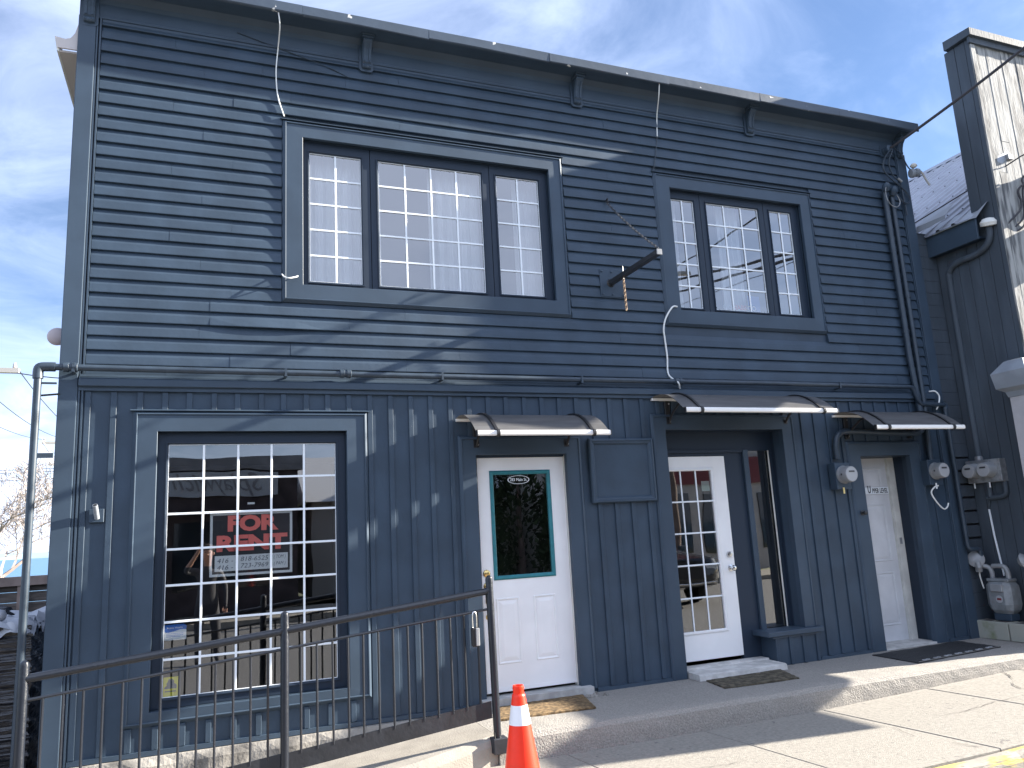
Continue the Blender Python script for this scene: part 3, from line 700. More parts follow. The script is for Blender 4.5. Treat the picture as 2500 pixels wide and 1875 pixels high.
# left eave with its pale soffit, seen past the corner
make('side_soffit', MB().box(-1.185, -1.036, .03, 9.5, 5.60, 5.615), 'soffit_white', BLD)
make('eave_board', MB().poly([(-1.205,.02,5.715),(-1.186,.02,5.598),(-1.170,.02,5.598),(-1.170,.02,5.70)], (0,9.5,0)), 'jamb_white', BLD)
make('eave_return', MB().poly([(-1.205,.004,5.717),(-1.178,.004,5.62),(-1.038,.004,5.62),(-1.038,.004,5.86),(-1.06,.004,5.77),(-1.09,.004,5.72),(-1.13,.004,5.705)], (0,.015,0)), 'soffit_white', BLD)

# ================================================================== things in and on the building
def curtain(x0, x1, z0, z1, y, label, group='curtains behind the upper windows', folds=9):
    n = int((x1-x0)/.012); ph = rnd.uniform(0, 6); vs = []
    for i in range(n+1):
        x = x0+(x1-x0)*i/n; t = i/n
        yy = y+.022*math.sin(t*folds*6.28+ph)+.01*math.sin(t*folds*2.3*6.28+ph*2)
        for z in (z0, z1): vs.append((x, yy, z))
    solo('curtain', MB().add(vs, [(2*i,2*i+2,2*i+3,2*i+1) for i in range(n)]), 'curtain', label, 'curtain', group, True)
curtain(.80, 1.33, 3.70, 5.06, .22, 'white curtain filling the left light of the wide upper window', folds=5)
curtain(1.40, 1.50, 3.70, 5.06, .23, 'narrow white curtain edge left in the middle light of the wide upper window', folds=2)
curtain(1.97, 2.50, 3.70, 5.06, .22, 'white curtain over the right half of the wide upper window middle light', folds=5)
curtain(2.86, 3.14, 3.70, 5.06, .25, 'white curtain at the right edge of the wide upper window', folds=3)
curtain(5.33, 5.62, 3.69, 5.05, .24, 'white curtain in the middle light of the smaller upper window', folds=3)
curtain(4.60, 4.80, 3.69, 5.05, .24, 'white curtain in the left light of the smaller upper window', folds=2)
# GO HABS GO banner standing in the smaller upper window
t = thing('window_banner', (5.43,.10,3.76), 'faint go habs go lettering standing low in the smaller upper window', 'banner')
make('card', MB().box(5.56, 5.72, .112, .116, 3.76, 3.96), 'sticker_blue', t)
text('letters', 'GO', .075, (5.27,.098,3.81), 'white_vinyl', t, bold=.002); text('letters', 'HABS', .075, (5.43,.099,3.81), 'sign_red', t, bold=.002); text('letters', 'GO', .075, (5.595,.100,3.81), 'white_vinyl', t, bold=.002)
# FOR RENT sign
sx0, sx1, sz0, sz1, sy = .052, .680, 1.313, 1.807, .086
t = thing('for_rent_sign', ((sx0+sx1)/2, sy, sz0), 'red on black for rent sign with white border in the shop window', 'sign')
make('board', MB().box(sx0+.012, sx1-.012, sy+.001, sy+.004, sz0+.012, sz1-.012), 'sign_black', t)
for pc in mitre(sx0, sx1, sz0, sz1, [(0,sy+.003),(0,sy-.0015),(.019,sy-.0015),(.019,sy+.003)]): make('border', pc, 'sign_white', t)
text('heading_letters', 'FOR', .160, (.365, sy-.001, 1.714), 'sign_red', t, bold=.0085, width=.39)
text('heading_letters', 'RENT', .160, (.365, sy-.001, 1.560), 'sign_red', t, bold=.0085, width=.54)
make('writing_strip', MB().cbox(.09, .645, sy-.0025, sy+.0012, 1.352, 1.472, .001), 'sign_white', t)
for k, (a, b, c) in enumerate((('416 -', '818-6525', '( TOM )'), ('416 -', '723-7969', '( PAM )'))):
    z = 1.438-.052*k
    text('phone_number', a, .05, (.165, sy-.0035, z-.006), 'ink', t, shear=.2, width=.12); text('phone_number', b, .05, (.385, sy-.0035, z), 'ink', t, shear=.2, width=.21); text('phone_number', c, .038, (.58, sy-.0035, z+.004), 'ink', t, shear=.2, width=.09)
# window stickers
t = thing('health_sticker', (-.18,.075,.868), 'blue and white health notice stuck low in the shop window', 'sticker')
make('paper', MB().add([(-.262,.0745,.868),(-.104,.0745,.868),(-.104,.0745,.97),(-.122,.0745,.983),(-.262,.0745,.983)], [(0,1,2,3,4)]), 'sign_white', t)
make('blue_header', MB().add([(-.262,.0738,.93),(-.23,.0738,.925),(-.19,.0738,.932),(-.15,.0738,.943),(-.12,.0738,.944),(-.104,.0738,.94),(-.104,.0738,.97),(-.122,.0738,.983),(-.262,.0738,.983)], [tuple(range(9))]), 'sticker_blue', t)
text('lettering', 'Public Health', .018, (-.185,.0732,.957), 'sign_white', t, width=.11)
for k in range(3): make('text_line', MB().box(-.244, -.125-.02*(k == 2), .0734, .0736, .914-.011*k, .917-.011*k), 'sticker_blue', t)
t = thing('alarm_sticker', (-.205,.075,.456), 'yellow sticker with a grey house drawing at the bottom of the shop window', 'sticker')
make('paper', MB().box(-.256, -.152, .0742, .0746, .456, .604), 'sticker_yellow', t)
make('house_drawing', MB().add([(-.247,.0736,.52),(-.163,.0736,.52),(-.163,.0736,.545),(-.18,.0736,.56),(-.18,.0736,.575),(-.2,.0736,.596),(-.208,.0736,.584),(-.217,.0736,.596),(-.225,.0736,.57),(-.235,.0736,.555),(-.23,.0736,.545),(-.247,.0736,.53)], [tuple(range(12))]), 'ink', t)
make('lettering_line', MB().box(-.243, -.168, .0736, .0738, .497, .506), 'ink', t)
solo('paper_note', MB().box(4.775, 4.873, .1955, .1965, 1.84, 1.945), 'sticker_green', 'pale green paper note taped inside the gridded door glass', 'note')
# small strip and two marks on the glass
solo('glass_label', MB().box(.33, .385, .0737, .0742, 1.868, 1.884), 'sign_white', 'tiny white label strip stuck on the shop window glass', 'label')

# --- awnings
def awning(x0, x1, zb, zf, label, arms):
    p = .55; t = thing('door_awning', ((x0+x1)/2, -.02, zf), label, 'awning', 'clear smoked awnings over the doors')
    n = 14; cv = []
    for i in range(n+1):
        s = i/n; cv.append((-.02-p*s, zb+.03*math.sin(s*math.pi*.9)-(zb-zf)*s**2.1))
    vs = []
    for y, z in cv: vs += [(x0, y, z), (x1, y, z)]
    for y, z in reversed(cv): vs += [(x0, y, z-.004), (x1, y, z-.004)]
    m_ = 2*(n+1)
    fs = [(2*i,2*i+1,2*i+3,2*i+2) for i in range(m_-1)]+[(2*m_-2,2*m_-1,1,0)]
    fs += [(2*i, 2*i+2, 2*(m_-2-i), 2*(m_-1-i)) for i in range(n)]+[(2*i+1, 2*(m_-1-i)+1, 2*(m_-2-i)+1, 2*i+3) for i in range(n)]
    make('sheet', MB().add(vs, fs), 'sheet_smoke', t, True)
    yf = -.02-p-.012
    make('front_bar', MB().prism_x([(yf+.014,zf+.022),(yf-.008,zf+.022),(yf-.016,zf+.012),(yf-.016,zf-.012),(yf-.008,zf-.022),(yf+.014,zf-.022)], [x0+.004, x1-.004]), 'bar_white', t)
    for x in (x0, x1): make('end_cap', MB().box(x-.0035, x+.0035, yf-.018, yf+.018, zf-.024, zf+.024), 'black_plastic', t)
    make('rear_rail', MB().box(x0, x1, -.034, -.006, zb-.03, zb-.006), 'bar_white', t)
    for ax in arms:
        mb = MB(); top = [Vector((ax, y, z+.006)) for y, z in cv]
        for a, b in zip(top[:-1], top[1:]):
            mb.add([a+Vector((-.013,0,.012)), a+Vector((.013,0,.012)), b+Vector((.013,0,.012)), b+Vector((-.013,0,.012)), a+Vector((-.013,0,-.002)), a+Vector((.013,0,-.002)), b+Vector((.013,0,-.002)), b+Vector((-.013,0,-.002))],
                   [(0,1,2,3),(0,3,7,4),(1,5,6,2),(4,7,6,5)])
        ar = make('arm', mb, 'black_plastic', t)
        make('bar_clip', MB().lathe([(.026,-.014),(.033,-.012),(.033,.012),(.026,.014)], (ax, yf, zf), (1,0,0), 12), 'black_plastic', ar)
        make('wall_plate', MB().cbox(ax-.03, ax+.03, -.022, -.0005, zb-.27, zb-.032, .004), 'black_plastic', ar)
        make('brace', MB().tube(spline([(ax,-.02,zb-.25),(ax,-.10,zb-.17),(ax,-.24,zb-.09),(ax,-.40,zb-.075)], 5), .012, 8), 'black_plastic', ar, True)
        for z in (zb-.06, zb-.24): make('bolt', MB().lathe([(.008,0),(.008,.006),(.003,.008)], (ax+.015,-.022,z), (0,-1,0), 8), 'galv', ar)
awning(2.085, 3.33, 2.56, 2.352, 'smoked awning with white front bar over the teal framed door', (2.27, 3.165))
awning(4.13, 5.945, 2.772, 2.562, 'widest smoked awning with white front bar over the recessed gridded door', (4.31, 5.765))
awning(6.425, 7.70, 2.612, 2.395, 'smoked awning over the upper level door by the conduits', (6.6, 7.53))
# --- empty sign frame between the doors
t = thing('blank_sign', (3.74, -.015, 1.755), 'empty charcoal picture frame sign between the first two doors', 'sign frame')
make('panel', MB().box(3.42, 4.04, -.03, -.0155, 1.80, 2.325), 'dark_paint', t)
for pc in mitre(3.385, 4.085, 1.755, 2.365, [(0,-.0155),(0,-.045),(.008,-.058),(.022,-.060),(.028,-.05),(.045,-.048),(.058,-.034),(.058,-.0305),(.02,-.0155)]): make('moulding', pc, 'dark_trim', t)
# --- sign arm with its chains
t = thing('sign_bracket_arm', (3.79, -.015, 3.80), 'steel sign arm projecting from a square wall plate between the upper windows', 'sign arm')
pl = make('wall_plate', MB().cbox(3.655, 3.935, -.022, -.0135, 3.795, 4.085, .003), 'dark_paint', t)
for bx, bz in ((3.68,4.06),(3.79,4.06),(3.91,4.06),(3.68,3.82),(3.79,3.82),(3.91,3.82)): make('bolt', MB().lathe([(.011,0),(.011,.008),(.004,.01)], (bx,-.022,bz), (0,-1,0), 6), 'dark_trim', pl)
bevel(make('arm', MB().box(3.748, 3.798, -.93, -.02, 3.915, 3.965), 'black_metal', t), .004)
make('end_cap', MB().cbox(3.746, 3.80, -.942, -.9305, 3.913, 3.967, .003), 'meter_grey', t)
make('weld', MB().lathe([(.045,0),(.035,.015),(.03,.03)], (3.773,-.022,3.94), (0,-1,0), 10), 'black_metal', t)
def ring(mb, c, ax_t, ax_n, a, b, r, n=10):
    ax_t, ax_n = Vector(ax_t).normalized(), Vector(ax_n).normalized(); pts = [Vector(c)+ax_t*a*math.cos(6.2832*k/n)+ax_n*b*math.sin(6.2832*k/n) for k in range(n+1)]
    mb.tube(pts, r, 5, False)
def chain(name, a, b, n, sagv, label, m):
    P = sag(a, b, sagv, n); t = thing(name, tuple(P[-1]), label, 'chain')
    for i in range(n):
        d = P[i+1]-P[i]; side = d.cross(Vector((0,0,1))); side = side if side.length > 1e-4 else Vector((1,0,0))
        nrm = side if i % 2 else d.cross(side); mb = MB(); ring(mb, (P[i]+P[i+1])/2, d, nrm, d.length*.72, .011, .0036); make('chain_link', mb, m, t, True)
    return t
chain('stay_chain', (3.80,-.02,4.815), (3.772,-.92,3.985), 34, .03, 'dark chain running from the wall down to the tip of the sign arm', 'chain_grey')
solo('chain_hook', MB().tube(spline([(3.80,-.012,4.83),(3.80,-.05,4.84),(3.80,-.055,4.80),(3.80,-.03,4.79)], 5), .007, 6), 'black_metal', 'hook screwed in the siding that holds the stay chain', 'hook', None, True)
chain('hanging_chain', (3.772,-.28,3.91), (3.778,-.28,3.58), 14, 0, 'short rusty chain hanging under the sign arm', 'chain_rust')
solo('eye_bolt', MB().tube([(3.772,-.28,4.03),(3.772,-.28,3.90)], .005, 6), 'galv', 'thin eye bolt through the sign arm above the hanging chain', 'bolt')
# --- flag pole holder on the left
t = thing('flag_holder', (-.74,-.015,1.77), 'short grey tube flag holder on the left battens', 'holder')
make('plate', MB().cbox(-.79, -.69, -.024, -.0005, 1.77, 1.87, .003), 'dark_paint', t)
mb = MB(); P0, P1 = Vector((-.735,-.02,1.80)), Vector((-.745,-.085,1.895))
make('tube', MB().tube([P0, P1], .0185, 12), 'stucco_cap', t, True)
make('bore', MB().tube([P1-(P1-P0)*.02, P1+(P1-P0)*.012], .0135, 12), 'black_plastic', t)

# --- gas pipe along the facade
yp = -.085
t = thing('gas_pipe', (-1.16, yp, -.3), 'charcoal gas pipe running along the front and down the left corner', 'pipe')
zp = 2.93
make('vertical_pipe', MB().tube([(-1.16,yp,-.35),(-1.16,yp,zp-.04)], .027, 12), 'pipe_paint', t, True)
make('elbow', MB().tube(spline([(-1.16,yp,zp-.09),(-1.16,yp,zp-.03),(-1.148,yp,zp-.005),(-1.10,yp,zp),(-1.05,yp,zp)], 4), .036, 12), 'pipe_paint', t, True)
make('long_pipe', MB().tube([(-1.12,yp,zp),(2.4,yp,zp-.006),(5.6,yp,zp+.004),(7.52,yp,zp)], .026, 12), 'pipe_paint', t, True)
make('offset_pipe', MB().tube(spline([(7.50,yp,zp),(7.58,yp,zp-.004),(7.625,yp,zp-.06),(7.66,yp,zp-.15),(7.70,yp,zp-.195),(7.77,yp,zp-.20),(8.07,yp,zp-.205)], 5), .026, 12), 'pipe_paint', t, True)
make('drop_pipe', MB().tube([(8.07,yp,zp-.215),(8.085,yp,1.12)], .026, 12), 'pipe_paint', t, True)
make('elbow', MB().tube(spline([(8.04,yp,zp-.205),(8.07,yp,zp-.21),(8.075,yp,zp-.26)], 4), .034, 12), 'pipe_paint', t, True)
make('swing_pipe', MB().tube(spline([(8.085,yp,1.13),(8.095,yp,1.08),(8.13,yp-.01,1.06),(8.20,yp-.02,1.06),(8.235,yp-.02,1.03),(8.24,yp-.02,.93)], 5), .026, 10), 'pipe_paint', t, True)
for cx in (-.95, 1.10, 4.42): make('coupling', MB().lathe([(.03,-.05),(.037,-.045),(.037,-.012),(.031,-.008),(.031,.008),(.037,.012),(.037,.045),(.03,.05)], (cx,yp,zp), (1,0,0), 12), 'pipe_paint', t, True)
for cx in (-.93, .61, 1.95, 3.33, 6.50):
    make('pipe_clamp', MB().box(cx-.012, cx+.012, yp-.03, -.001, zp-.04, zp-.028).box(cx-.009, cx+.009, yp-.0335, yp-.0275, zp-.039, zp+.028), 'pipe_paint', t)
make('stand_off_clip', MB().box(-1.14, -1.036, yp-.012, yp+.012, 2.80, 2.812), 'pipe_paint', t)
make('stand_off_clip', MB().box(-1.14, -1.034, yp-.008, yp+.016, 2.25, 2.285), 'pipe_paint', t)

# --- electric service conduits and meters
def weatherhead(mb, x, y, z): mb.lathe([(.028,0),(.045,.01),(.05,.05),(.04,.09),(.015,.11)], (x,y-.015,z), (-.2,-.55,.8), 12)
t = thing('service_conduit', (7.66,-.06,1.9), 'left of two charcoal conduits, bending left over the last door to the meter', 'conduit', 'charcoal conduits at the right end')
make('riser', MB().tube([(7.655,-.06,5.36),(7.66,-.06,3.3),(7.70,-.06,2.62)], .033, 12), 'pipe_paint', t, True)
make('bend', MB().tube(spline([(7.70,-.06,2.64),(7.70,-.06,2.50),(7.64,-.06,2.41),(7.45,-.06,2.395),(7.0,-.06,2.405),(6.62,-.06,2.42),(6.46,-.06,2.40),(6.38,-.06,2.30),(6.375,-.06,2.12)], 6), .033, 12), 'pipe_paint', t, True)
mb = MB(); weatherhead(mb, 7.655, -.06, 5.36); make('weather_head', mb, 'dark_trim', t, True)
for z in (4.6, 3.6): make('strap', MB().lathe([(.036,-.01),(.036,.01)], (7.657,-.06,z), (0,0,1), 12), 'pipe_paint', t)
t = thing('service_conduit', (7.78,-.06,2.1), 'right of two charcoal conduits, running straight down to the corner meter', 'conduit', 'charcoal conduits at the right end')
make('riser', MB().tube([(7.765,-.06,5.32),(7.775,-.06,3.2),(7.775,-.06,2.7),(7.745,-.06,2.06)], .029, 12), 'pipe_paint', t, True)
mb = MB(); weatherhead(mb, 7.765, -.06, 5.32); make('weather_head', mb, 'dark_trim', t, True)
make('coupling', MB().lathe([(.037,-.03),(.037,.03)], (7.775,-.06,4.05), (0,0,1), 12), 'pipe_paint', t)
def meter(x, z, label, tagm, nb='electric meters on the front'):
    t = thing('electric_meter', (x, -.015, z-.17), label, 'meter', nb)
    bevel(make('socket_box', MB().box(x-.10, x+.10, -.115, -.0148, z-.155, z+.13), 'dark_trim', t), .006)
    make('socket_ring', MB().lathe([(.095,0),(.098,.012),(.092,.025)], (x,-.115,z), (0,-1,0), 28), 'meter_grey', t, True)
    b = make('meter_body', MB().lathe([(.088,0),(.088,.06),(.082,.1),(.078,.102)], (x,-.135,z), (0,-1,0), 28), 'meter_grey', t, True)
    make('dial_face', MB().lathe([(.077,0),(.075,.002)], (x,-.2375,z), (0,-1,0), 28), 'meter_face', b)
    make('display', MB().box(x-.038, x+.038, -.2415, -.2396, z+.018, z+.036), 'dark_mark', b)
    make('seal_hole', MB().box(x-.0915, x-.0865, -.19, -.175, z-.01, z+.01), 'dark_mark', b)
    make('seal_tag', MB().box(x-.035, x-.018, -.13, -.122, z-.20, z-.135), tagm, t)
    return t
meter(6.37, 1.945, 'round electric meter with a yellow tag left of the upper level door', 'tag_yellow')
meter(7.72, 1.955, 'round electric meter with a white tag right of the upper level door', 'sign_white')

# --- loose cables on the front
def cable(pts, r, m, label, cat='cable', n=6): solo('cable', MB().tube(spline(pts, n), r, 6), m, label, cat, 'loose cables on the front', True)
cable([(.53,-.23,6.17),(.548,-.20,6.03),(.546,-.03,5.909),(.532,-.02,5.70),(.547,-.02,5.46),(.60,-.035,5.262)], .006, 'cable_white', 'white cable hanging from the fascia to the wide upper window corner')
cable([(4.44,-.235,6.17),(4.45,-.18,6.02),(4.514,-.02,5.897),(4.492,-.02,5.649)], .006, 'cable_white', 'white cable hanging from the fascia above the smaller upper window')
cable([(4.492,-.019,5.649),(4.45,-.02,5.431),(4.40,-.03,5.24)], .0045, 'pipe_paint', 'painted end of the cable above the smaller upper window')
cable([(4.533,-.03,3.736),(4.452,-.06,3.717),(4.37,-.05,3.602),(4.338,-.04,3.49),(4.347,-.03,3.381),(4.359,-.025,3.204),(4.355,-.025,3.015),(4.395,-.12,2.915),(4.44,-.075,2.862)], .0085, 'cable_white', 'thick white cable looping from the smaller upper window down over the pipe')
cable([(7.894,-.05,2.889),(7.96,-.08,2.886),(8.0,-.09,2.824),(7.97,-.09,2.73),(7.935,-.08,2.67)], .008, 'cable_white', 'short white cable loop by the conduits above the corner meter')
cable([(7.72,-.13,1.79),(7.67,-.12,1.775),(7.62,-.11,1.714),(7.68,-.11,1.609),(7.78,-.10,1.53),(7.84,-.10,1.545),(7.87,-.10,1.59)], .0085, 'cable_white', 'white cable loop hanging under the corner meter')
cable([(.586,-.02,3.80),(.60,-.06,3.765),(.64,-.08,3.75),(.70,-.05,3.775),(.715,-.03,3.79)], .006, 'cable_white', 'small white cable end at the lower left of the wide upper window')
cable([(.2,-.02,6.02),(.9,-.02,5.85),(1.17,-.02,5.76)], .004, 'pipe_paint', 'thin painted wire slanting over the siding near the left bracket')
# service drop and telecom cluster at the right corner
A = (7.80,-.12,5.93)
solo('wire_holder', MB().lathe([(.02,0),(.05,.01),(.05,.05),(.03,.06),(.05,.07),(.05,.11),(.02,.12)], (7.80,-.0,5.93), (0,-1,0), 12).box(7.74, 7.86, -.02, .0, 5.86, 6.0), 'dark_trim', 'wire holder on the siding at the right end below the fascia', 'holder', None, True)
t = thing('corner_insulator', (8.14,-.05,5.62), 'pale insulator with a purple wire tail at the right roof corner', 'insulator')
make('body', MB().lathe([(.02,0),(.055,.01),(.06,.05),(.035,.07),(.055,.085),(.05,.12)], (8.13,-.06,5.66), (.9,-.3,.1), 10), 'stucco_cap', t, True)
make('cap', MB().lathe([(.03,0),(.045,.02),(.03,.045)], (8.17,-.10,5.73), (0,0,1), 8), 'jamb_white', t, True)
make('wire_tail', MB().tube(spline([(8.21,-.09,5.70),(8.27,-.11,5.68),(8.32,-.12,5.58),(8.36,-.13,5.50)], 5), .012, 6), 'opp_cream', t, True)
for k, P in enumerate(([(7.80,-.13,5.92),(7.72,-.08,5.80),(7.70,-.06,5.66),(7.80,-.06,5.55),(7.90,-.07,5.48),(8.02,-.06,5.40),(8.07,-.06,5.30),(7.95,-.08,5.24),(7.82,-.09,5.33),(7.77,-.10,5.40)],
                       [(7.82,-.13,5.91),(7.78,-.08,5.75),(7.84,-.06,5.6),(7.94,-.06,5.52),(7.97,-.05,5.40),(7.99,-.05,5.1)],
                       [(7.66,-.12,5.42),(7.60,-.13,5.36),(7.61,-.12,5.25),(7.68,-.11,5.17),(7.78,-.11,5.16),(7.83,-.11,5.24),(7.77,-.10,5.38)],
                       [(7.85,-.12,5.94),(8.0,-.08,5.9),(8.1,-.07,5.75),(8.14,-.08,5.70)])):
    cable(P, (.010,.009,.006,.009)[k], ('pipe_paint','pipe_paint','galv','pipe_paint')[k], ('looped painted service cable entering the weather heads', 'painted cable running down beside the right corner board', 'bare grey wire loop hanging at the weather heads', 'painted cable from the wire holder to the corner insulator')[k])
solo('splice', MB().tube([(7.90,-.075,5.56),(7.95,-.08,5.52)], .014, 8), 'meter_grey', 'pale splice sleeve on the cables at the right corner', 'splice')

# ================================================================== ramp handrail
t = thing('handrail', (.5,-.95,-.2), 'black metal ramp handrail with round posts and thin balusters', 'handrail')
RY = -.95
PX = [(-.985, .936, .828, .703), (.525, 1.093, .966, .848), (2.0, 1.228, 1.116, .985)]
for i, (x, zt, zr, zm) in enumerate(PX):
    zb = (ramp_z(x)-.12 if i < 2 else .06)
    p = make('post', MB().tube([(x+(.012 if i == 2 else 0),RY,zb),(x,RY,zt-.03),(x,RY,zt-.012),(x,RY,zt)], [.028,.028,.024,.008], 14), 'rail_paint', t, True)
make('base_bracket', MB().cbox(1.965, 2.075, -1.0, -.90, -.02, .085, .004), 'plate_paint', t)
make('anchor_bolt', MB().tube([(1.985,-.97,.08),(1.985,-.97,.125)], .006, 6), 'black_metal', t)
for (xa, _, ra, ma), (xb, _, rb, mb_) in zip(PX[:-1], PX[1:]):
    make('top_rail', MB().tube([(xa,RY,ra),(xa+.02,RY,ra+.002),(xb-.04,RY,rb-.006),(xb,RY,rb+.008)], .025, 12), 'rail_paint', t, True)
    make('mid_rail', MB().tube([(xa,RY,ma),(xb,RY,mb_)], .0098, 8), 'rail_paint', t, True)
    pa = .337-.0978*(2-xa); pb = .337-.0978*(2-xb)
    make('kick_plate', MB().poly([(xa+.025,RY-.006,pa-.115),(xb-.026,RY-.006,pb-.115),(xb-.026,RY-.006,pb),(xa+.025,RY-.006,pa)], (0,.012,0)), 'plate_paint', t)
    n = 13
    for k in range(1, n+1):
        f = k/(n+1); x = xa+(xb-xa)*f; z1 = ma+(mb_-ma)*f; z0 = pa+(pb-pa)*f
        make('baluster', MB().tube([(x+rnd.uniform(-.003,.003),RY,z0-.02),(x,RY,z1)], .0088, 6), 'rail_paint', t, True)
t = thing('key_lockbox', (1.865,-.955,.73), 'black key lockbox hanging from the handrail beside the white door', 'lockbox')
make('body', MB().cbox(1.84, 1.892, -.985, -.945, .73, .865, .008), 'black_plastic', t)
make('front_plate', MB().cbox(1.868, 1.896, -.989, -.94, .735, .86, .004), 'meter_grey', t)
make('shackle', MB().tube(spline([(1.852,-.965,.86),(1.852,-.965,.95),(1.868,-.965,.975),(1.882,-.965,.95),(1.882,-.965,.86)], 5), .005, 6), 'chrome', t, True)

# ================================================================== traffic cone and door mats
cx, cy = 1.845, -1.84; zg = -.108
t = thing('traffic_cone', (cx,cy,zg), 'orange traffic cone with one white band in front of the step', 'cone')
def cr_(z): return .0335+(.59-z)*.155
bevel(make('base', MB().box(cx-.18, cx+.18, cy-.18, cy+.18, zg, zg+.028), 'cone_base', t), .02, 3)
H = lambda z: z-zg
make('body', MB().lathe([(cr_(-.08)+.01,H(-.08)),(cr_(-.06),H(-.06)),(cr_(.1),H(.1)),(cr_(.36),H(.36)),(cr_(.48),H(.48)),(cr_(.535),H(.535)),(.041,H(.545)),(.034,H(.552)),(.034,H(.575)),(.0365,H(.582)),(.033,H(.60)),(.024,H(.60)),(.022,H(.56))], (cx,cy,zg), (0,0,1), 32), 'cone_orange', t, True)
make('reflective_band', MB().lathe([(cr_(.375)+.0016,H(.375)),(cr_(.487)+.0016,H(.487))], (cx,cy,zg), (0,0,1), 32), 'cone_band', t, True)
def mat_obj(pts, h, label, m, edge=None):
    mb = MB(); n = 14; c = [Vector((x,y,.0)) for x, y in pts]; vs = []
    for j in range(n+1):
        for i in range(n+1):
            p = (c[0].lerp(c[1], i/n)).lerp(c[3].lerp(c[2], i/n), j/n); e = i in (0,n) or j in (0,n)
            vs.append((p.x+rnd.uniform(-.004,.004)*e, p.y+rnd.uniform(-.004,.004)*e, .0905+h+rnd.uniform(-.002,.003)+(-h*.25 if e else 0)))
    fs = [(j*(n+1)+i, j*(n+1)+i+1, (j+1)*(n+1)+i+1, (j+1)*(n+1)+i) for j in range(n) for i in range(n)]
    b = len(vs); rim = [i for i in range(n+1)]+[(j)*(n+1)+n for j in range(1,n+1)]+[n*(n+1)+i for i in range(n-1,-1,-1)]+[j*(n+1) for j in range(n-1,0,-1)]
    vs += [(vs[k][0], vs[k][1], .0902) for k in rim]; m_ = len(rim)
    fs += [(rim[k], b+k, b+(k+1)%m_, rim[(k+1)%m_]) for k in range(m_)]
    return solo('door_mat', mb.add(vs, fs), m, label, 'mat', 'door mats on the step')
mat_obj([(2.18,-.53),(3.0,-.585),(3.13,-.07),(2.30,-.11)], .018, 'brown coir door mat lying before the teal framed white door', 'coir')
mat_obj([(4.27,-.58),(5.05,-.62),(5.19,-.20),(4.33,-.215)], .016, 'dirty brown coir mat lying before the recessed gridded door', 'coir_dark')
m3 = mat_obj([(6.40,-.72),(7.715,-.58),(7.73,-.06),(6.42,-.14)], .010, 'black rubber mat with a scrolled border before the upper level door', 'rubber')
for k in range(22):
    f = (k+.5)/22; x = 6.45+(7.68-6.45)*f; y = -.70+.135*f
    mb = MB(); ring(mb, (x, y+.02, .1035), (1,.1,0), (-.1,1,0), .022, .016, .004, 8); make('scroll', mb, 'galv' if k % 3 else 'rubber', m3)
make('border_bar', MB().add([(6.41,-.722,.1035),(7.71,-.584,.1035),(7.71,-.572,.1035),(6.41,-.708,.1035)], [(0,1,2,3)]), 'grime', m3)
# crumbs of broken mortar by the first threshold
mb = MB()
for k in range(40):
    x = 3.2+rnd.uniform(-.08,.14); y = -.10+rnd.uniform(-.10,.06); r = rnd.uniform(.004,.02)
    mb.lathe([(r*.7,0),(r,r*.4),(r*.6,r*.9),(r*.1,r)], (x,y,.089), (rnd.uniform(-.3,.3),rnd.uniform(-.3,.3),1), 6)
tag(make('mortar_rubble', mb, 'concrete_plinth'), 'crumbled mortar lying beside the first door threshold', 'rubble', kind='stuff')

# ================================================================== neighbour on the right
XN, YF, YB2 = 8.46, -.86, -.60
NB = thing('neighbour_building', (11, 1.5, -.05), 'neighbouring shed like building with weathered white false front and metal roof', 'building')
make('core_wall', MB().box(XN+.03, 15, YF+.04, 9, -.3, 4.85), 'neighbour_dark', NB)
make('false_front_core', MB().box(XN+.03, 15, YF+.04, YB2-.02, 4.851, 7.07), 'neighbour_dark', NB)
y = .02
while y > YF+.03:
    y2 = max(y-.137, YF+.001); top = 4.86 if y2 > YB2-.02 else 7.07
    make('side_plank', MB().cbox(XN-rnd.uniform(0,.006), XN+.029, y2+.0025, y-.0025, -.1, top, .002), 'neighbour_dark', NB); y = y2
make('side_plank', MB().cbox(XN-.012, XN+.0285, YF+.002, YB2+.01, 4.87, 7.0, .003), 'neighbour_dark', NB) if False else None
x = XN+.002; k = 0
while x < 14.5:
    cut = 3.6+rnd.uniform(-1.6, 2.6) if k % 3 else None
    for z0, z1 in (((-.1, cut-.002), (cut+.002, 7.07)) if cut else ((-.1, 7.07),)):
        w = .129; make('front_plank', MB().cbox(x, x+w-.001, YF-rnd.uniform(0,.006), YF+.039, z0, z1, .002), ('old_white_wood', 'old_white_wood_b')[rnd.random() < .4], NB)
    x += .131; k += 1
make('corner_strip', MB().box(XN-.004, XN+.062, YF-.022, YF-.0065, -.1, 6.99), 'old_white_wood', NB)
cp = make('front_cap', MB().add([(XN-.05,YF-.07,7.08),(15,YF-.07,7.08),(15,YB2+.03,7.08),(XN-.05,YB2+.03,7.08),(XN-.05,YF-.07,7.17),(15,YF-.07,7.17),(15,YB2+.03,7.20),(XN-.05,YB2+.03,7.20)], [(0,1,2,3),(4,5,6,7),(0,1,5,4),(1,2,6,5),(2,3,7,6),(3,0,4,7)]), 'neighbour_dark', NB)
make('added_parapet', MB().box(10.6, 13.4, YF+.01, YB2-.03, 7.205, 7.75), 'old_white_wood', NB)  # unseen raised section, added to keep a sun patch off the siding
make('cap_moulding', MB().box(XN-.03, 15, YF-.035, YF-.0065, 7.0, 7.079), 'neighbour_dark', NB)
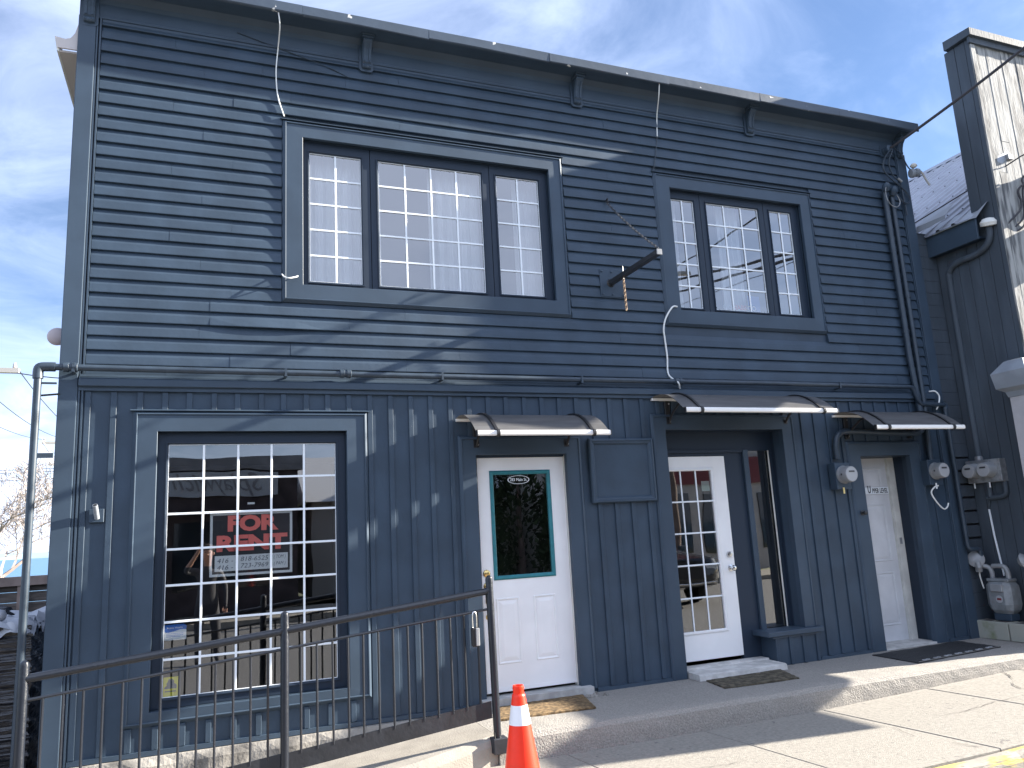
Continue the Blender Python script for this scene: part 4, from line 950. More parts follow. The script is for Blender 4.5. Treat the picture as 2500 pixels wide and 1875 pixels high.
# metal roof sheets running up to the ridge
ex, ez, rx, rz = 8.30, 4.86, 13.42, 8.18
sl_ = (rz-ez)/(rx-ex); nrm = Vector((-sl_, 0, 1)).normalized()
yy = YB2+.02
for s in range(11):
    ya, yb_ = yy, yy+.86; mb = MB(); prof = []
    for r in range(4):
        y0 = ya+.215*r
        prof += [(y0,0),(y0+.15,0),(y0+.165,.022),(y0+.20,.022)]
    prof.append((ya+.86, 0))
    vs = []
    for (py, h) in prof:
        for (bx, bz) in ((ex, ez), (rx, rz)): vs.append((bx+nrm.x*h, py, bz+nrm.z*h))
    mb.add(vs, [(2*i,2*i+1,2*i+3,2*i+2) for i in range(len(prof)-1)])
    sh_ = make('roof_sheet', mb, 'metal_roof', NB)
    for r in range(4):
        for f in (.1, .3, .5, .7, .9):
            p = Vector((ex+(rx-ex)*f, ya+.215*r+.182, ez+(rz-ez)*f))+nrm*.022
            make('roof_screw', MB().lathe([(.012,0),(.012,.004),(.006,.012)], tuple(p), tuple(nrm), 6), 'dark_mark', sh_)
    yy += .86
make('ridge_cap', MB().prism_x([(YB2,0)]*0 or [(0,0)], [0]) if False else MB().add([(rx-.18,YB2+.02,rz-.09),(rx,YB2+.02,rz+.05),(rx+.18,YB2+.02,rz-.09),(rx-.18,9,rz-.09),(rx,9,rz+.05),(rx+.18,9,rz-.09)], [(0,1,4,3),(1,2,5,4)]), 'metal_roof', NB)
make('roof_far_slope', MB().add([(rx,YB2+.02,rz),(rx+5,YB2+.02,rz-3.3),(rx+5,9,rz-3.3),(rx,9,rz)], [(0,1,2,3)]), 'metal_roof', NB)
make('eave_fascia', MB().cbox(ex+.02, ex+.05, YB2-.06, 3, ez-.27, ez-.012, .003), 'dark_trim', NB)
make('eave_soffit', MB().box(ex+.051, XN-.007, YB2-.06, 3, ez-.26, ez-.24), 'dark_sash', NB)
make('eave_flashing', MB().add([(ex-.02,.30,ez-.02),(ex-.02,-.62,ez-.02),(ex+.30,-.62,ez+.215),(ex+.30,.25,ez+.215),(ex-.01,-.70,ez-.03),(ex+.12,-.78,ez+.16)], [(0,1,2,3),(1,4,5,2)]), 'flashing', NB)
make('bent_flashing', MB().add([(ex-.10,.02,ez+.13),(ex+.16,.02,ez+.34),(ex+.10,-.38,ez+.30),(ex-.06,-.36,ez+.14),(ex-.12,.02,ez+.04),(ex-.07,-.36,ez+.09)], [(0,1,2,3),(0,3,5,4)]), 'flashing', NB)
# short infill wall of horizontal boards between the two buildings
make('infill_backing', MB().box(XR+.002, XN+.02, .06, .09, -.1, 4.84), 'dark_mark', NB)
z = -.05
while z < 4.8:
    gap = .024 if 1.02 < z < 2.12 else .002
    make('infill_board', MB().cbox(XR+.003, XN-.008, .012+rnd.uniform(0,.004), .045, z, z+.155-gap, .002), 'neighbour_dark', NB); z += .155
# pilaster with its cap
def sq(cx, cy, hx, hy, z): return [(cx-hx,cy-hy,z),(cx+hx,cy-hy,z),(cx+hx,cy+hy,z),(cx-hx,cy+hy,z)]
def stack(secs):
    vs = sum(secs, []); n = len(secs)
    return MB().add(vs, [(4*i+k, 4*i+(k+1)%4, 4*i+4+(k+1)%4, 4*i+4+k) for i in range(n-1) for k in range(4)]+[(3,2,1,0), tuple(4*n-4+k for k in range(4))])
pil = make('pilaster', MB().box(8.205, 8.70, -.985, -.79, -.05, 2.69), 'stucco', NB)
make('pilaster_cap', stack([sq(8.45,-.89,.255,.11,2.691), sq(8.45,-.89,.27,.125,2.75), sq(8.45,-.89,.335,.18,2.79), sq(8.45,-.89,.36,.20,2.96), sq(8.45,-.89,.24,.11,3.09), sq(8.45,-.89,.21,.08,3.10)]), 'stucco_cap', NB)
# cornice and sign boards added out of view, placed to shade facade and pavement
make('shade_cornice', MB().box(9.72, 9.95, -1.5, YF-.01, 5.25, 5.66), 'old_white_wood_b', NB)
make('shade_signboard', MB().box(9.72, 9.84, -1.5, YF-.01, 4.50, 5.04), 'neighbour_dark', NB)
t = thing('shade_sign', (10.5,-.8,2.22), 'unseen blank sign beyond the right edge, placed for its shade on the pavement', 'sign')
make('board', MB().box(10.46, 10.54, -2.41, -1.2, 2.22, 3.24), 'opp_sign', t); make('hanger', MB().box(10.48, 10.52, -2.43, YF-.01, 3.245, 3.29), 'black_metal', t)
# conduit and double meter on the side wall
t = thing('neighbour_conduit', (8.44,-.12,2.05), 'charcoal conduit bending under the metal eave down to the double meter', 'conduit')
make('pipe', MB().tube(spline([(8.42,-.74,4.72),(8.42,-.73,4.60),(8.42,-.66,4.50),(8.42,-.50,4.45),(8.42,-.28,4.44),(8.43,-.16,4.38),(8.44,-.125,4.22),(8.445,-.12,3.2),(8.445,-.125,2.08)], 8), .036, 12), 'neighbour_dark', t, True)
make('weather_head', MB().lathe([(.03,0),(.085,.01),(.09,.05),(.06,.09),(.02,.1)], (8.42,-.74,4.72), (-.2,-.2,1), 12), 'jamb_white', t, True)
t = thing('double_meter', (8.42,-.21,1.8), 'galvanised box with two round electric meters on the dark side wall', 'meter')
bevel(make('box', MB().add([(8.36,.0,1.80),(8.483,.0,1.80),(8.483,-.43,1.80),(8.36,-.43,1.80),(8.36,.0,2.06),(8.483,.0,2.06),(8.483,-.43,2.06),(8.36,-.43,2.06)], [(0,3,2,1),(4,5,6,7),(0,1,5,4),(1,2,6,5),(2,3,7,6),(3,0,4,7)]), 'galv', t), .006)
make('hub', MB().lathe([(.045,0),(.045,.03),(.038,.05)], (8.44,-.125,2.06), (0,0,1), 12), 'galv', t, True)
for my in (-.11, -.30):
    mbody = make('meter_body', MB().lathe([(.09,0),(.086,.02),(.086,.09),(.078,.115)], (8.359,my,1.94), (-1,0,0), 24), 'meter_grey', t, True)
    make('dial_face', MB().lathe([(.077,0),(.075,.002)], (8.243,my,1.94), (-1,0,0), 24), 'meter_face', mbody)
    make('display', MB().box(8.2385, 8.2408, my-.036, my+.036, 1.958, 1.976), 'dark_mark', mbody)
    make('seal_tag', MB().box(8.352, 8.358, my+.02, my+.035, 1.74, 1.80), 'sign_white', t)
make('lower_conduit', MB().tube(spline([(8.43,-.20,1.81),(8.43,-.20,1.72),(8.43,-.2,1.62)], 3), .03, 10), 'neighbour_dark', t, True)
make('lower_elbow', MB().tube(spline([(8.43,-.40,1.81),(8.43,-.40,1.70),(8.43,-.38,1.65),(8.43,-.30,1.63),(8.43,-.16,1.625)], 4), .03, 10), 'neighbour_dark', t, True)
make('white_riser', MB().tube([(8.43,-.18,1.61),(8.45,-.14,1.50)], .012, 8), 'neighbour_dark', t)
solo('white_conduit', MB().tube([(8.45,-.14,1.50),(8.44,-.16,1.2),(8.44,-.20,.75)], .011, 8), 'white_vinyl', 'thin white conduit slanting down to the gas meter', 'conduit', None, True)
# gas meters
t = thing('gas_meter', (8.29,-.27,.28), 'grey gas meter with round regulator standing on concrete blocks', 'gas meter')
mb = MB(); secs = []
for z, hx, hy in ((.36,.07,.10),(.40,.10,.135),(.46,.115,.15),(.60,.115,.15),(.66,.11,.145),(.70,.09,.12)):
    secs.append([(8.29-hx*.6,-.27-hy,z),(8.29+hx*.6,-.27-hy,z),(8.29+hx,-.27-hy*.6,z),(8.29+hx,-.27+hy*.6,z),(8.29+hx*.6,-.27+hy,z),(8.29-hx*.6,-.27+hy,z),(8.29-hx,-.27+hy*.6,z),(8.29-hx,-.27-hy*.6,z)])
n = len(secs); bd = make('body', MB().add(sum(secs, []), [(8*i+k, 8*i+(k+1)%8, 8*i+8+(k+1)%8, 8*i+8+k) for i in range(n-1) for k in range(8)]+[tuple(range(7,-1,-1)), tuple(8*n-8+k for k in range(8))]), 'grey_paint', t)
make('top_casting', MB().cbox(8.215, 8.365, -.40, -.14, .7005, .735, .008), 'grey_paint', t)
make('index_box', MB().cbox(8.155, 8.20, -.36, -.22, .60, .68, .006), 'meter_grey', bd)
make('badge', MB().lathe([(.04,0),(.04,.003)], (8.172,-.30,.52), (-1,0,0), 16), 'meter_face', bd); make('badge_mark', MB().box(8.1675, 8.169, -.325, -.275, .51, .532), 'opp_red', bd)
make('base_pad', MB().cbox(8.22, 8.36, -.37, -.17, .284, .359, .006), 'dark_trim', t)
make('manifold', MB().tube(spline([(8.29,-.17,.73),(8.29,-.17,.80),(8.28,-.15,.85),(8.25,-.10,.87),(8.24,-.07,.87)], 4), .026, 10), 'meter_grey', t, True)
make('manifold', MB().tube(spline([(8.29,-.36,.73),(8.29,-.36,.80),(8.29,-.33,.86),(8.29,-.25,.87),(8.29,-.19,.865)], 4), .026, 10), 'meter_grey', t, True)
make('tee', MB().lathe([(.03,0),(.036,.01),(.036,.1),(.03,.11)], (8.235,-.06,.80), (0,0,1), 10), 'meter_grey', t, True)
make('stub', MB().tube(spline([(8.235,-.06,.80),(8.235,-.06,.74),(8.24,-.08,.62)], 4), .008, 6), 'jamb_white', t, True)
make('regulator', MB().lathe([(.02,-.07),(.05,-.05),(.05,-.02),(.078,-.012),(.09,-.004),(.09,.004),(.078,.012),(.05,.03),(.02,.04)], (8.20,-.07,.945), (-.75,-.55,.2), 20), 'meter_grey', t, True)
make('regulator_neck', MB().tube([(8.18,-.10,.92),(8.18,-.11,.85)], .028, 10), 'meter_grey', t, True)
t = thing('gas_regulator', (8.25,-.62,.5), 'grey gas regulator with pipe at the right edge of the picture', 'regulator')
make('diaphragm', MB().lathe([(.02,-.06),(.05,-.045),(.08,-.01),(.088,0),(.08,.01),(.045,.04),(.02,.05)], (8.25,-.60,.93), (.2,-.9,.3), 18), 'meter_grey', t, True)
make('housing', MB().cbox(8.21, 8.31, -.72, -.62, .80, .93, .01), 'meter_grey', t)
make('outlet', MB().tube([(8.26,-.67,.79),(8.26,-.67,.70)], .03, 10), 'meter_grey', t, True)
make('riser', MB().tube([(8.27,-.72,.80),(8.27,-.72,.28)], .028, 10), 'tag_yellow', t, True)
for k, (ya, yb_) in enumerate(((-.385,-.005), (-.79,-.40))):
    mb = MB(); xa, xb, z0, z1 = 8.115, 8.31, .0905, .279
    b = solo('concrete_block', MB().cbox(xa, xb, ya, yb_, z0, z1, .006), 'block', ('mossy concrete block nearer the dark building under the gas meter', 'mossy concrete block at the right edge under the gas pipe')[k], 'block', 'concrete blocks under the gas meter')
    for c in (ya+.10, ya+.28): make('core_hole', MB().cbox(xa+.035, xb-.035, c-.065, c+.065, z1-.004, z1+.002, .001), 'crack_dark', b)
# cables stapled on the neighbour front
def ncable(pts, r, label): solo('cable', MB().tube(spline([(x, y, z) for x, y, z in pts], 6), r, 6), 'cable_black', label, 'cable', 'cables on the neighbour front', True)
ncable([(8.50,-.82,4.63),(8.60,-.86,4.74),(8.691,-.88,4.814),(8.79,-.90,4.911),(8.817,-.90,5.006),(8.806,-.92,5.169),(9.084,-1.1,5.322),(9.5,-1.9,5.75)], .012, 'black cable curling up the white planks, uppermost of three')
ncable([(8.51,-.82,4.60),(8.70,-.86,4.70),(8.80,-.90,4.80),(8.85,-.9,4.95),(8.90,-.9,5.2),(8.99,-1.0,5.40),(9.5,-2.0,5.8)], .011, 'black cable curling up the white planks, middle of three')
ncable([(8.52,-.82,4.57),(8.781,-.87,4.68),(8.899,-.9,4.82),(8.959,-.9,4.919),(8.978,-.92,5.075),(9.1,-1.1,5.25),(9.6,-2.1,5.8)], .013, 'black cable curling up the white planks, lowest of three')
t = thing('wire_clamp', (8.72,-.86,5.53), 'bluish wire clamp on the telecom line before the white planks', 'clamp')
make('body', MB().poly([(8.56,-.86,5.48),(8.64,-.86,5.47),(8.80,-.87,5.56),(8.82,-.87,5.62),(8.76,-.87,5.64),(8.60,-.86,5.56)], (0,.03,0)), 'flashing', t)
make('jaw', MB().cbox(8.74, 8.82, -.90, -.85, 5.53, 5.60, .006), 'galv', t)
# overhead lines
solo('service_drop', MB().tube(sag(A, (8.42,-1.5,6.53), .02, 8)+sag((8.42,-1.5,6.53), (13.2,-13.4,9.2), .12, 24)[1:], .017, 6), 'cable_black', 'thick black service line running from the right roof corner out over the street', 'wire', 'overhead lines', True)
solo('telecom_line', MB().tube(sag((8.14,.03,5.02), (8.80,-1.0,5.52), .01, 8)+sag((8.80,-1.0,5.52), (13.3,-13.4,8.1), .1, 24)[1:], .008, 6), 'cable_black', 'thin line from the corner board across the neighbour false front', 'wire', 'overhead lines', True)
for k, (z, x) in enumerate(((5.78,9.5), (5.85,9.55))):
    solo('neighbour_drop', MB().tube(sag((x,-1.95-.1*k,z), (13.3,-13.4,8.6+.4*k), .06, 24), .032, 6), 'cable_black', ('lower neighbour service line crossing the street beyond the right edge', 'upper neighbour service line crossing the street beyond the right edge')[k], 'wire', 'overhead lines', True)  # made thicker than a plain line to widen its shadow band on the facade
def utility_pole(x, y, h, arms, label, zb=-.75):
    t = thing('utility_pole', (x,y,zb), label, 'utility pole', 'utility poles')
    make('post', MB().tube([(x,y,zb),(x,y,h)], [.16,.11], 10), 'pole_wood', t, True)
    for z, a, b in arms:
        ar = make('crossarm', MB().box(x+a, x+b, y-.06, y+.06, z-.055, z+.055), 'opp_cream', t)
        for f in (.04, .3, .7, .96):
            make('insulator', MB().lathe([(.02,0),(.045,.02),(.045,.05),(.03,.06),(.04,.08),(.02,.14)], (x+a+(b-a)*f, y, z+.055), (0,0,1), 8), 'opp_cream', ar, True)
utility_pole(-5.25, 14, 7.4, [(5.80,-1.2,1.2)], 'utility pole beyond the yard whose crossarm tip shows at the left edge')
utility_pole(-5.8, 34, 8.0, [(6.6,-1.1,1.1), (5.6,-.8,.8)], 'far utility pole behind the bare tree at left', -2.7)
utility_pole(13.3, -13.5, 10.0, [(9.4,-1.2,1.2)], 'utility pole across the street, seen only mirrored in the upper window')
utility_pole(-20, -13.5, 10.0, [(9.4,-1.2,1.2)], 'utility pole across the street to the far left')
for k, (dx_, zz_) in enumerate(((-1.1,5.95),(.0,5.95),(1.1,5.95))):
    solo('yard_line', MB().tube(sag((-5.25+dx_,14,zz_), (-5.8+dx_*.9,34,6.75), .4, 14), .012, 5), 'cable_black', ('left', 'middle', 'right')[k]+' of three lines between the poles behind the bare tree', 'wire', 'lines behind the yard')
for k, z in enumerate((4.55, 4.45, 4.2)):
    solo('back_line', MB().tube(sag((-40,24,z-.3), (20,24,z+.9), .5, 20), .011, 5), 'cable_black', ('uppermost', 'middle', 'lowest')[k]+' of three thin lines crossing behind the bare tree', 'wire', 'lines behind the yard')
solo('yard_line', MB().tube(sag((-4.1,14,5.75), (-1.0,9.9,4.9), .1, 10), .012, 5), 'cable_black', 'line from the crossarm tip to the rear of the dark building', 'wire')
# ================================================================== left yard
FN = thing('wood_fence', (-4.5,4.1,-.3), 'weathered dark plank fence with pale cap behind the wrapped pallet', 'fence')
z = -.25
while z < 1.16:
    make('plank', MB().cbox(-8, -1.06, 4.08+rnd.uniform(0,.012), 4.12, z, z+.112, .003), 'fence_wood', FN); z += .117
make('cap_board', MB().box(-8, -1.05, 3.99, 4.16, 1.225, 1.325), 'fence_cap', FN)
for x in (-7.4, -5.6, -3.75, -1.93): make('post', MB().box(x-.035, x+.035, 4.01, 4.077, -.3, 1.224), 'fence_cap', FN)
t = thing('wrapped_pallet', (-2.2,1.5,-.28), 'tall pallet load wrapped in black plastic with crumpled white sheeting on top', 'pallet')
for k, x in enumerate((-3.0, -2.15, -1.32)): make('bearer', MB().box(x-.05, x+.05, .92, 2.0, -.29, -.20), 'pallet_wood', t)
for k in range(6): make('deck_board', MB().box(-3.1, -1.22, .90+k*.19, 1.03+k*.19, -.199, -.175), 'pallet_wood', t)
vs, fs = [], []; rows, cols = 60, 44
per = []
for i in range(cols):
    f = i/cols*4; s = int(f); u = f-s
    x, y = [(-3.08+u*1.83, .90), (-1.25, .90+u*1.1), (-1.25-u*1.83, 2.0), (-3.08, 2.0-u*1.1)][s]; per.append((x, y))
for j in range(rows+1):
    zz_ = -.17+1.17*j/rows; off = rnd.uniform(-.012, .012)
    for i, (x, y) in enumerate(per):
        cxx, cyy = -2.165, 1.45; k = 1+(off+.008*math.sin(i*1.7+j*.9)+rnd.uniform(-.003,.003))*.8-.04*(j/rows)**3
        vs.append((cxx+(x-cxx)*k, cyy+(y-cyy)*k, zz_+.012*math.sin(i*.5+j)))
for j in range(rows):
    for i in range(cols): fs.append((j*cols+i, j*cols+(i+1)%cols, (j+1)*cols+(i+1)%cols, (j+1)*cols+i))
fs.append(tuple(rows*cols+i for i in range(cols)))
make('wrapping', MB().add(vs, fs), 'shrink_wrap', t)
for k, (cx_, cz, hx, m_) in enumerate(((-2.2,1.03,.95,'tarp_white'), (-2.3,1.07,.75,'shrink_wrap'), (-1.65,1.0,.38,'tarp_white'), (-2.6,1.12,.45,'tarp_white'))):
    n = 22; vs = []
    for j in range(n+1):
        for i in range(n+1):
            x = cx_-hx+2*hx*i/n; y = .86+1.1*j/n
            vs.append((x, y+.03*math.sin(i*.8+k), cz+.035*math.sin(i*1.1+k*2)*math.cos(j*.7+k)+.03*math.sin(j*1.7+i*.4)+rnd.uniform(-.006,.006)-(.07 if j == 0 or i in (0,n) else 0)))
    make('top_sheet', MB().add(vs, [(j*(n+1)+i, j*(n+1)+i+1, (j+1)*(n+1)+i+1, (j+1)*(n+1)+i) for j in range(n) for i in range(n)]), m_, t, True)
make('rolled_sheet', MB().tube(spline([(-2.4,.98,1.10),(-2.0,.97,1.12),(-1.6,.98,1.10),(-1.47,.99,1.08)], 5), [.05]*14+[.045,.02], 10), 'tarp_white', t, True)
mb = MB()
for k in range(900):
    x, y = rnd.uniform(-2.6,-1.04), rnd.uniform(-.85,.85); h = rnd.uniform(.03,.13); a = rnd.uniform(0,6.28); l_ = rnd.uniform(.02,.09)
    dx_, dy_ = math.cos(a), math.sin(a); zb = -.295
    mb.add([(x-dy_*.004,y+dx_*.004,zb),(x+dy_*.004,y-dx_*.004,zb),(x+dx_*l_,y+dy_*l_,zb+h)], [(0,1,2)])
tag(make('dry_grass', mb, 'dry_straw'), 'dry straw coloured grass tufts at the foot of the left corner', 'grass', kind='stuff')
solo('alarm_bell', MB().lathe([(.02,0),(.068,.005),(.072,.02),(.055,.04),(.02,.048)], (-1.095,.22,3.235), (0,-1,0), 24), 'bell', 'round pale alarm bell on the side wall past the left corner', 'bell', None, True)
solo('wire_spike', MB().tube([(-1.16,-.03,2.72),(-1.02,-.03,2.735)], .008, 6), 'black_metal', 'short black wire spike across the left corner below the pipe', 'spike')

# bare tree
def tree(x, y, z0, label, seed, height, lean):
    r_ = random.Random(seed); t = thing('bare_tree', (x,y,z0), label, 'tree', 'bare trees')
    tr, tw = MB(), MB()
    def grow(p, d, ln, r, lv):
        n = 4; pts = [p]; dd = d.copy()
        for i in range(n):
            dd = (dd+Vector((r_.uniform(-.16,.16), r_.uniform(-.16,.16), r_.uniform(-.10,.14)))).normalized(); pts.append(pts[-1]+dd*ln/n)
        (tr if lv < 2 else tw).tube(pts, [max(.007, r*(1-.4*i/n)) for i in range(n+1)], 6 if lv < 2 else 3, False)
        if lv >= 6: return
        for c in range(3 if lv < 3 else 4):
            f = (.35+.65*(c+1)/3) if lv else (.5+.5*(c+1)/3); q = pts[min(n, max(1, int(f*n)))]
            a = Vector((r_.uniform(-1,1), r_.uniform(-1,1), r_.uniform(-.35,.75))).normalized()
            nd = (dd*(.75)+a*.75).normalized(); grow(q, nd, ln*r_.uniform(.62,.8), r*.56, lv+1)
    grow(Vector((x,y,z0)), Vector(lean).normalized(), height*.30, .11, 0)
    make('trunk', tr, 'bark', t, True); make('twigs', tw, 'twig', t)
tree(-6.0, 18, -1.1, 'bare reddish tree beyond the fence at the left edge', 5, 7.2, (.25,0,1))
tree(-9.3, 24, -1.7, 'second bare tree further back at the left edge', 9, 7.0, (.3,0,1))

# ================================================================== across the street (mirrored in the glass, casts no shade here)
SH = thing('brick_shop', (-3.5,-18,-.13), 'low brick shop across the street, mirrored in the shop window', 'building')
make('wall', MB().holes(-10, 2.35, -.13, 3.46, [(-8.8,-6.2,.5,2.2), (-5.6,-3.0,.5,2.2), (-2.4,-1.3,-.13,2.05), (-.7,1.7,.5,2.2)], -14.95, -14.75), 'brick', SH)
make('body', MB().box(-10, 2.35, -24, -14.96, -.13, 3.45), 'brick', SH)
make('parapet_fascia', MB().box(-10.1, 2.45, -14.98, -14.66, 3.46, 3.80), 'opp_fascia', SH)
for x0, x1 in ((-8.8,-6.2), (-5.6,-3.0), (-.7,1.7)): make('window', MB().box(x0, x1, -14.9, -14.87, .5, 2.2), 'car_glass', SH)
make('door', MB().box(-2.4, -1.3, -14.9, -14.87, -.13, 2.05), 'opp_cream', SH)
for k in range(34): make('awning_tile', MB().cbox(-10+k*.362, -9.68+k*.362, -14.75, -14.35, 2.36, 2.42, .01), 'brick', SH)
t = thing('shop_sign', (-.1,-14.7,2.8), 'white script lettered sign of the brick shop across the street', 'sign')
make('board', MB().box(-2.2, 1.80, -14.74, -14.68, 2.80, 3.42), 'opp_sign', t)
text('script', 'Splaywich', .62, (.35,-14.67,3.14), 'opp_fascia', t, shear=.35, back=True, width=2.1, font_extr=.004)
MH = thing('metal_roof_house', (6,-20,-.13), 'low house with a pale metal roof across the street', 'house')
make('wall', MB().box(3.0, 9.2, -23, -17.4, -.13, 2.7), 'opp_cream', MH)
make('roof', MB().add([(2.8,-17.0,2.68),(9.4,-17.0,2.68),(9.4,-20.2,4.3),(2.8,-20.2,4.3),(9.4,-23.4,2.68),(2.8,-23.4,2.68)], [(0,1,2,3),(3,2,4,5),(1,4,2),(0,3,5)]), 'opp_roof', MH)
for k in range(2): make('window', MB().box(4+2.6*k, 5.4+2.6*k, -17.40, -17.36, .8, 2.1), 'car_glass', MH)
RS = thing('red_fronted_shop', (15,-18,-.13), 'two storey shop with a red signboard across the street', 'building')
make('wall', MB().box(10.2, 20, -24, -15.0, -.13, 5.6), 'opp_cream', RS); make('signboard', MB().box(10.4, 19.8, -15.0, -14.9, 2.7, 3.6), 'opp_red', RS)
for k in range(4): make('window', MB().box(10.8+2.3*k, 12.6+2.3*k, -15.0, -14.95, .5, 2.4), 'car_glass', RS); make('upper_window', MB().box(11.2+2.3*k, 12.2+2.3*k, -15.0, -14.95, 3.9, 5.1), 'car_glass', RS)

# cedars between the houses, mirrored in the first door
def cedar(x, y, h, rad, label, seed):
    r_ = random.Random(seed); t = thing('cedar_tree', (x,y,-.3), label, 'tree', 'cedars across the street')
    make('trunk', MB().tube([(x,y,-.3),(x,y,h*.8)], [.12,.03], 8), 'bark', t)
    mb = MB()
    for k in range(1500):
        f = r_.random()**.7; z = .1+f*(h-.1); rr = rad*(1-f)**.8*(.55+.45*r_.random()); a = r_.uniform(0,6.283)
        c = Vector((x+rr*math.cos(a), y+rr*math.sin(a), z)); d = Vector((math.cos(a)*.5+r_.uniform(-.4,.4), math.sin(a)*.5+r_.uniform(-.4,.4), r_.uniform(.1,.9))).normalized(); sd = d.orthogonal().normalized()*r_.uniform(.03,.07)
        mb.add([c-sd, c+sd, c+d*r_.uniform(.15,.32)], [(0,1,2)])
    make('foliage', mb, 'cedar', t)
cedar(9.0, -15.6, 5.6, 1.1, 'cedar nearer the metal roofed house across the street', 3)
cedar(7.6, -15.2, 4.6, .95, 'cedar before the metal roofed house across the street', 4)
cedar(9.9, -14.8, 3.8, .8, 'small cedar beside the red fronted shop across the street', 8)

# parked dark car, nose towards the pavement, seen mirrored in the glazed door
def car(cx, cy, label):
    t = thing('parked_car', (cx,cy,-.262), label, 'car')
    z0 = -.262; side = [(2.25,.42),(2.30,.75),(2.2,.98),(1.25,1.12),(.95,1.18),(.25,1.66),(-.2,1.74),(-1.6,1.72),(-2.15,1.55),(-2.3,1.0),(-2.28,.45),(-1.9,.34),(1.9,.34)]
    secs = []
    for xo, sc in ((-.93,.0),(-.90,.35),(-.78,.9),(-.70,1.0),(.70,1.0),(.78,.9),(.90,.35),(.93,0)):
        ring_ = []
        for (py, pz) in side:
            zz_ = pz if pz < 1.05 else 1.05+(pz-1.05)*(1 if abs(xo) <= .70 else (.75 if abs(xo) <= .78 else .0))
            yy_ = py*(1-.05*(1-sc)); ring_.append((cx+xo, cy+yy_, z0+zz_))
        secs.append(ring_)
    n = len(side); vs = sum(secs, []); fs = [(i*n+k, i*n+(k+1)%n, (i+1)*n+(k+1)%n, (i+1)*n+k) for i in range(len(secs)-1) for k in range(n)]+[tuple(range(n)), tuple(range(7*n, 8*n))]
    b = make('body', MB().add(vs, fs), 'car_paint', t, True)
    make('windscreen', MB().add([(cx-.66,cy+.90,z0+1.225),(cx+.66,cy+.90,z0+1.225),(cx+.60,cy+.28,z0+1.66),(cx-.60,cy+.28,z0+1.66)], [(0,1,2,3)]), 'car_glass', b)
    for s in (-1, 1):
        make('headlight', MB().cbox(cx+s*.70-.16, cx+s*.70+.16, cy+2.18, cy+2.29, z0+.72, z0+.86, .02), 'car_lamp', b)
        make('mirror', MB().cbox(cx+s*1.0-.09, cx+s*1.0+.09, cy+.72, cy+.82, z0+1.1, z0+1.24, .02), 'car_paint', b)
    make('grille', MB().cbox(cx-.45, cx+.45, cy+2.24, cy+2.31, z0+.58, z0+.82, .01), 'black_plastic', b)
    make('bumper_bar', MB().cbox(cx-.8, cx+.8, cy+2.27, cy+2.34, z0+.46, z0+.50, .01), 'chrome', b)
    for sx_ in (-1, 1):
        for sy_ in (1.38, -1.38):
            w = make('wheel', MB().lathe([(.22,-.11),(.33,-.11),(.345,-.08),(.345,.08),(.33,.11),(.22,.11)], (cx+sx_*.82,cy+sy_,z0+.345), (1,0,0), 22), 'tyre', t, True)
            make('rim', MB().lathe([(.21,0),(.2,.02),(.05,.03)], (cx+sx_*.93,cy+sy_,z0+.345), (sx_,0,0), 16), 'chrome', w, True)
car(9.6, -9.9, 'dark car parked across the road, mirrored in the glazed door')

# the person taking the picture, mirrored in the shop window
t = thing('person', (.08,-6.98,-.262), 'person in dark shirt and trousers raising a phone, mirrored in the shop window', 'person')
g0 = -.262
J = {'pel':(.08,-7.0,.62), 'wai':(.08,-6.99,.80), 'che':(.08,-6.98,1.03), 'nek':(.08,-6.97,1.235), 'hd0':(.08,-6.955,1.32), 'hd1':(.08,-6.94,1.42), 'hd2':(.08,-6.95,1.52),
     'shL':(-.10,-6.98,1.17), 'elL':(-.27,-6.86,1.16), 'wrL':(-.085,-6.72,1.43), 'haL':(-.045,-6.695,1.50),
     'shR':(.26,-6.98,1.17), 'elR':(.34,-6.99,.90), 'wrR':(.34,-6.92,.66), 'haR':(.34,-6.90,.57),
     'hpL':(-.02,-7.0,.58), 'knL':(-.04,-6.96,.20), 'anL':(-.05,-7.0,-.17), 'toL':(-.06,-6.83,-.225), 'hpR':(.18,-7.0,.58), 'knR':(.22,-6.96,.20), 'anR':(.24,-7.0,-.17), 'toR':(.26,-6.84,-.225)}
E_ = [('pel','wai'),('wai','che'),('che','nek'),('nek','hd0'),('hd0','hd1'),('hd1','hd2'),('che','shL'),('shL','elL'),('elL','wrL'),('wrL','haL'),('che','shR'),('shR','elR'),('elR','wrR'),('wrR','haR'),('pel','hpL'),('hpL','knL'),('knL','anL'),('anL','toL'),('pel','hpR'),('hpR','knR'),('knR','anR'),('anR','toR')]
RAD = {'pel':(.16,.12),'wai':(.15,.11),'che':(.17,.12),'nek':(.06,.06),'hd0':(.065,.07),'hd1':(.085,.10),'hd2':(.07,.08),'shL':(.075,.075),'elL':(.045,.045),'wrL':(.032,.03),'haL':(.03,.022),'shR':(.075,.075),'elR':(.045,.045),'wrR':(.032,.03),'haR':(.038,.022),'hpL':(.10,.10),'knL':(.065,.065),'anL':(.045,.045),'toL':(.045,.03),'hpR':(.10,.10),'knR':(.065,.065),'anR':(.045,.045),'toR':(.045,.03)}
ks = list(J); o0 = ORG[t.name]
me = bpy.data.meshes.new('body'); me.from_pydata([Vector(J[k])-o0 for k in ks], [(ks.index(a), ks.index(b)) for a, b in E_], [])
bo = bpy.data.objects.new('body', me); COL.objects.link(bo); bo.parent = t; ORG[bo.name] = o0
md = bo.modifiers.new('skin', 'SKIN')
if me.skin_vertices:
    for i, k in enumerate(ks): me.skin_vertices[0].data[i].radius = RAD[k]; me.skin_vertices[0].data[i].use_root = (k == 'pel')
md.use_smooth_shade = True
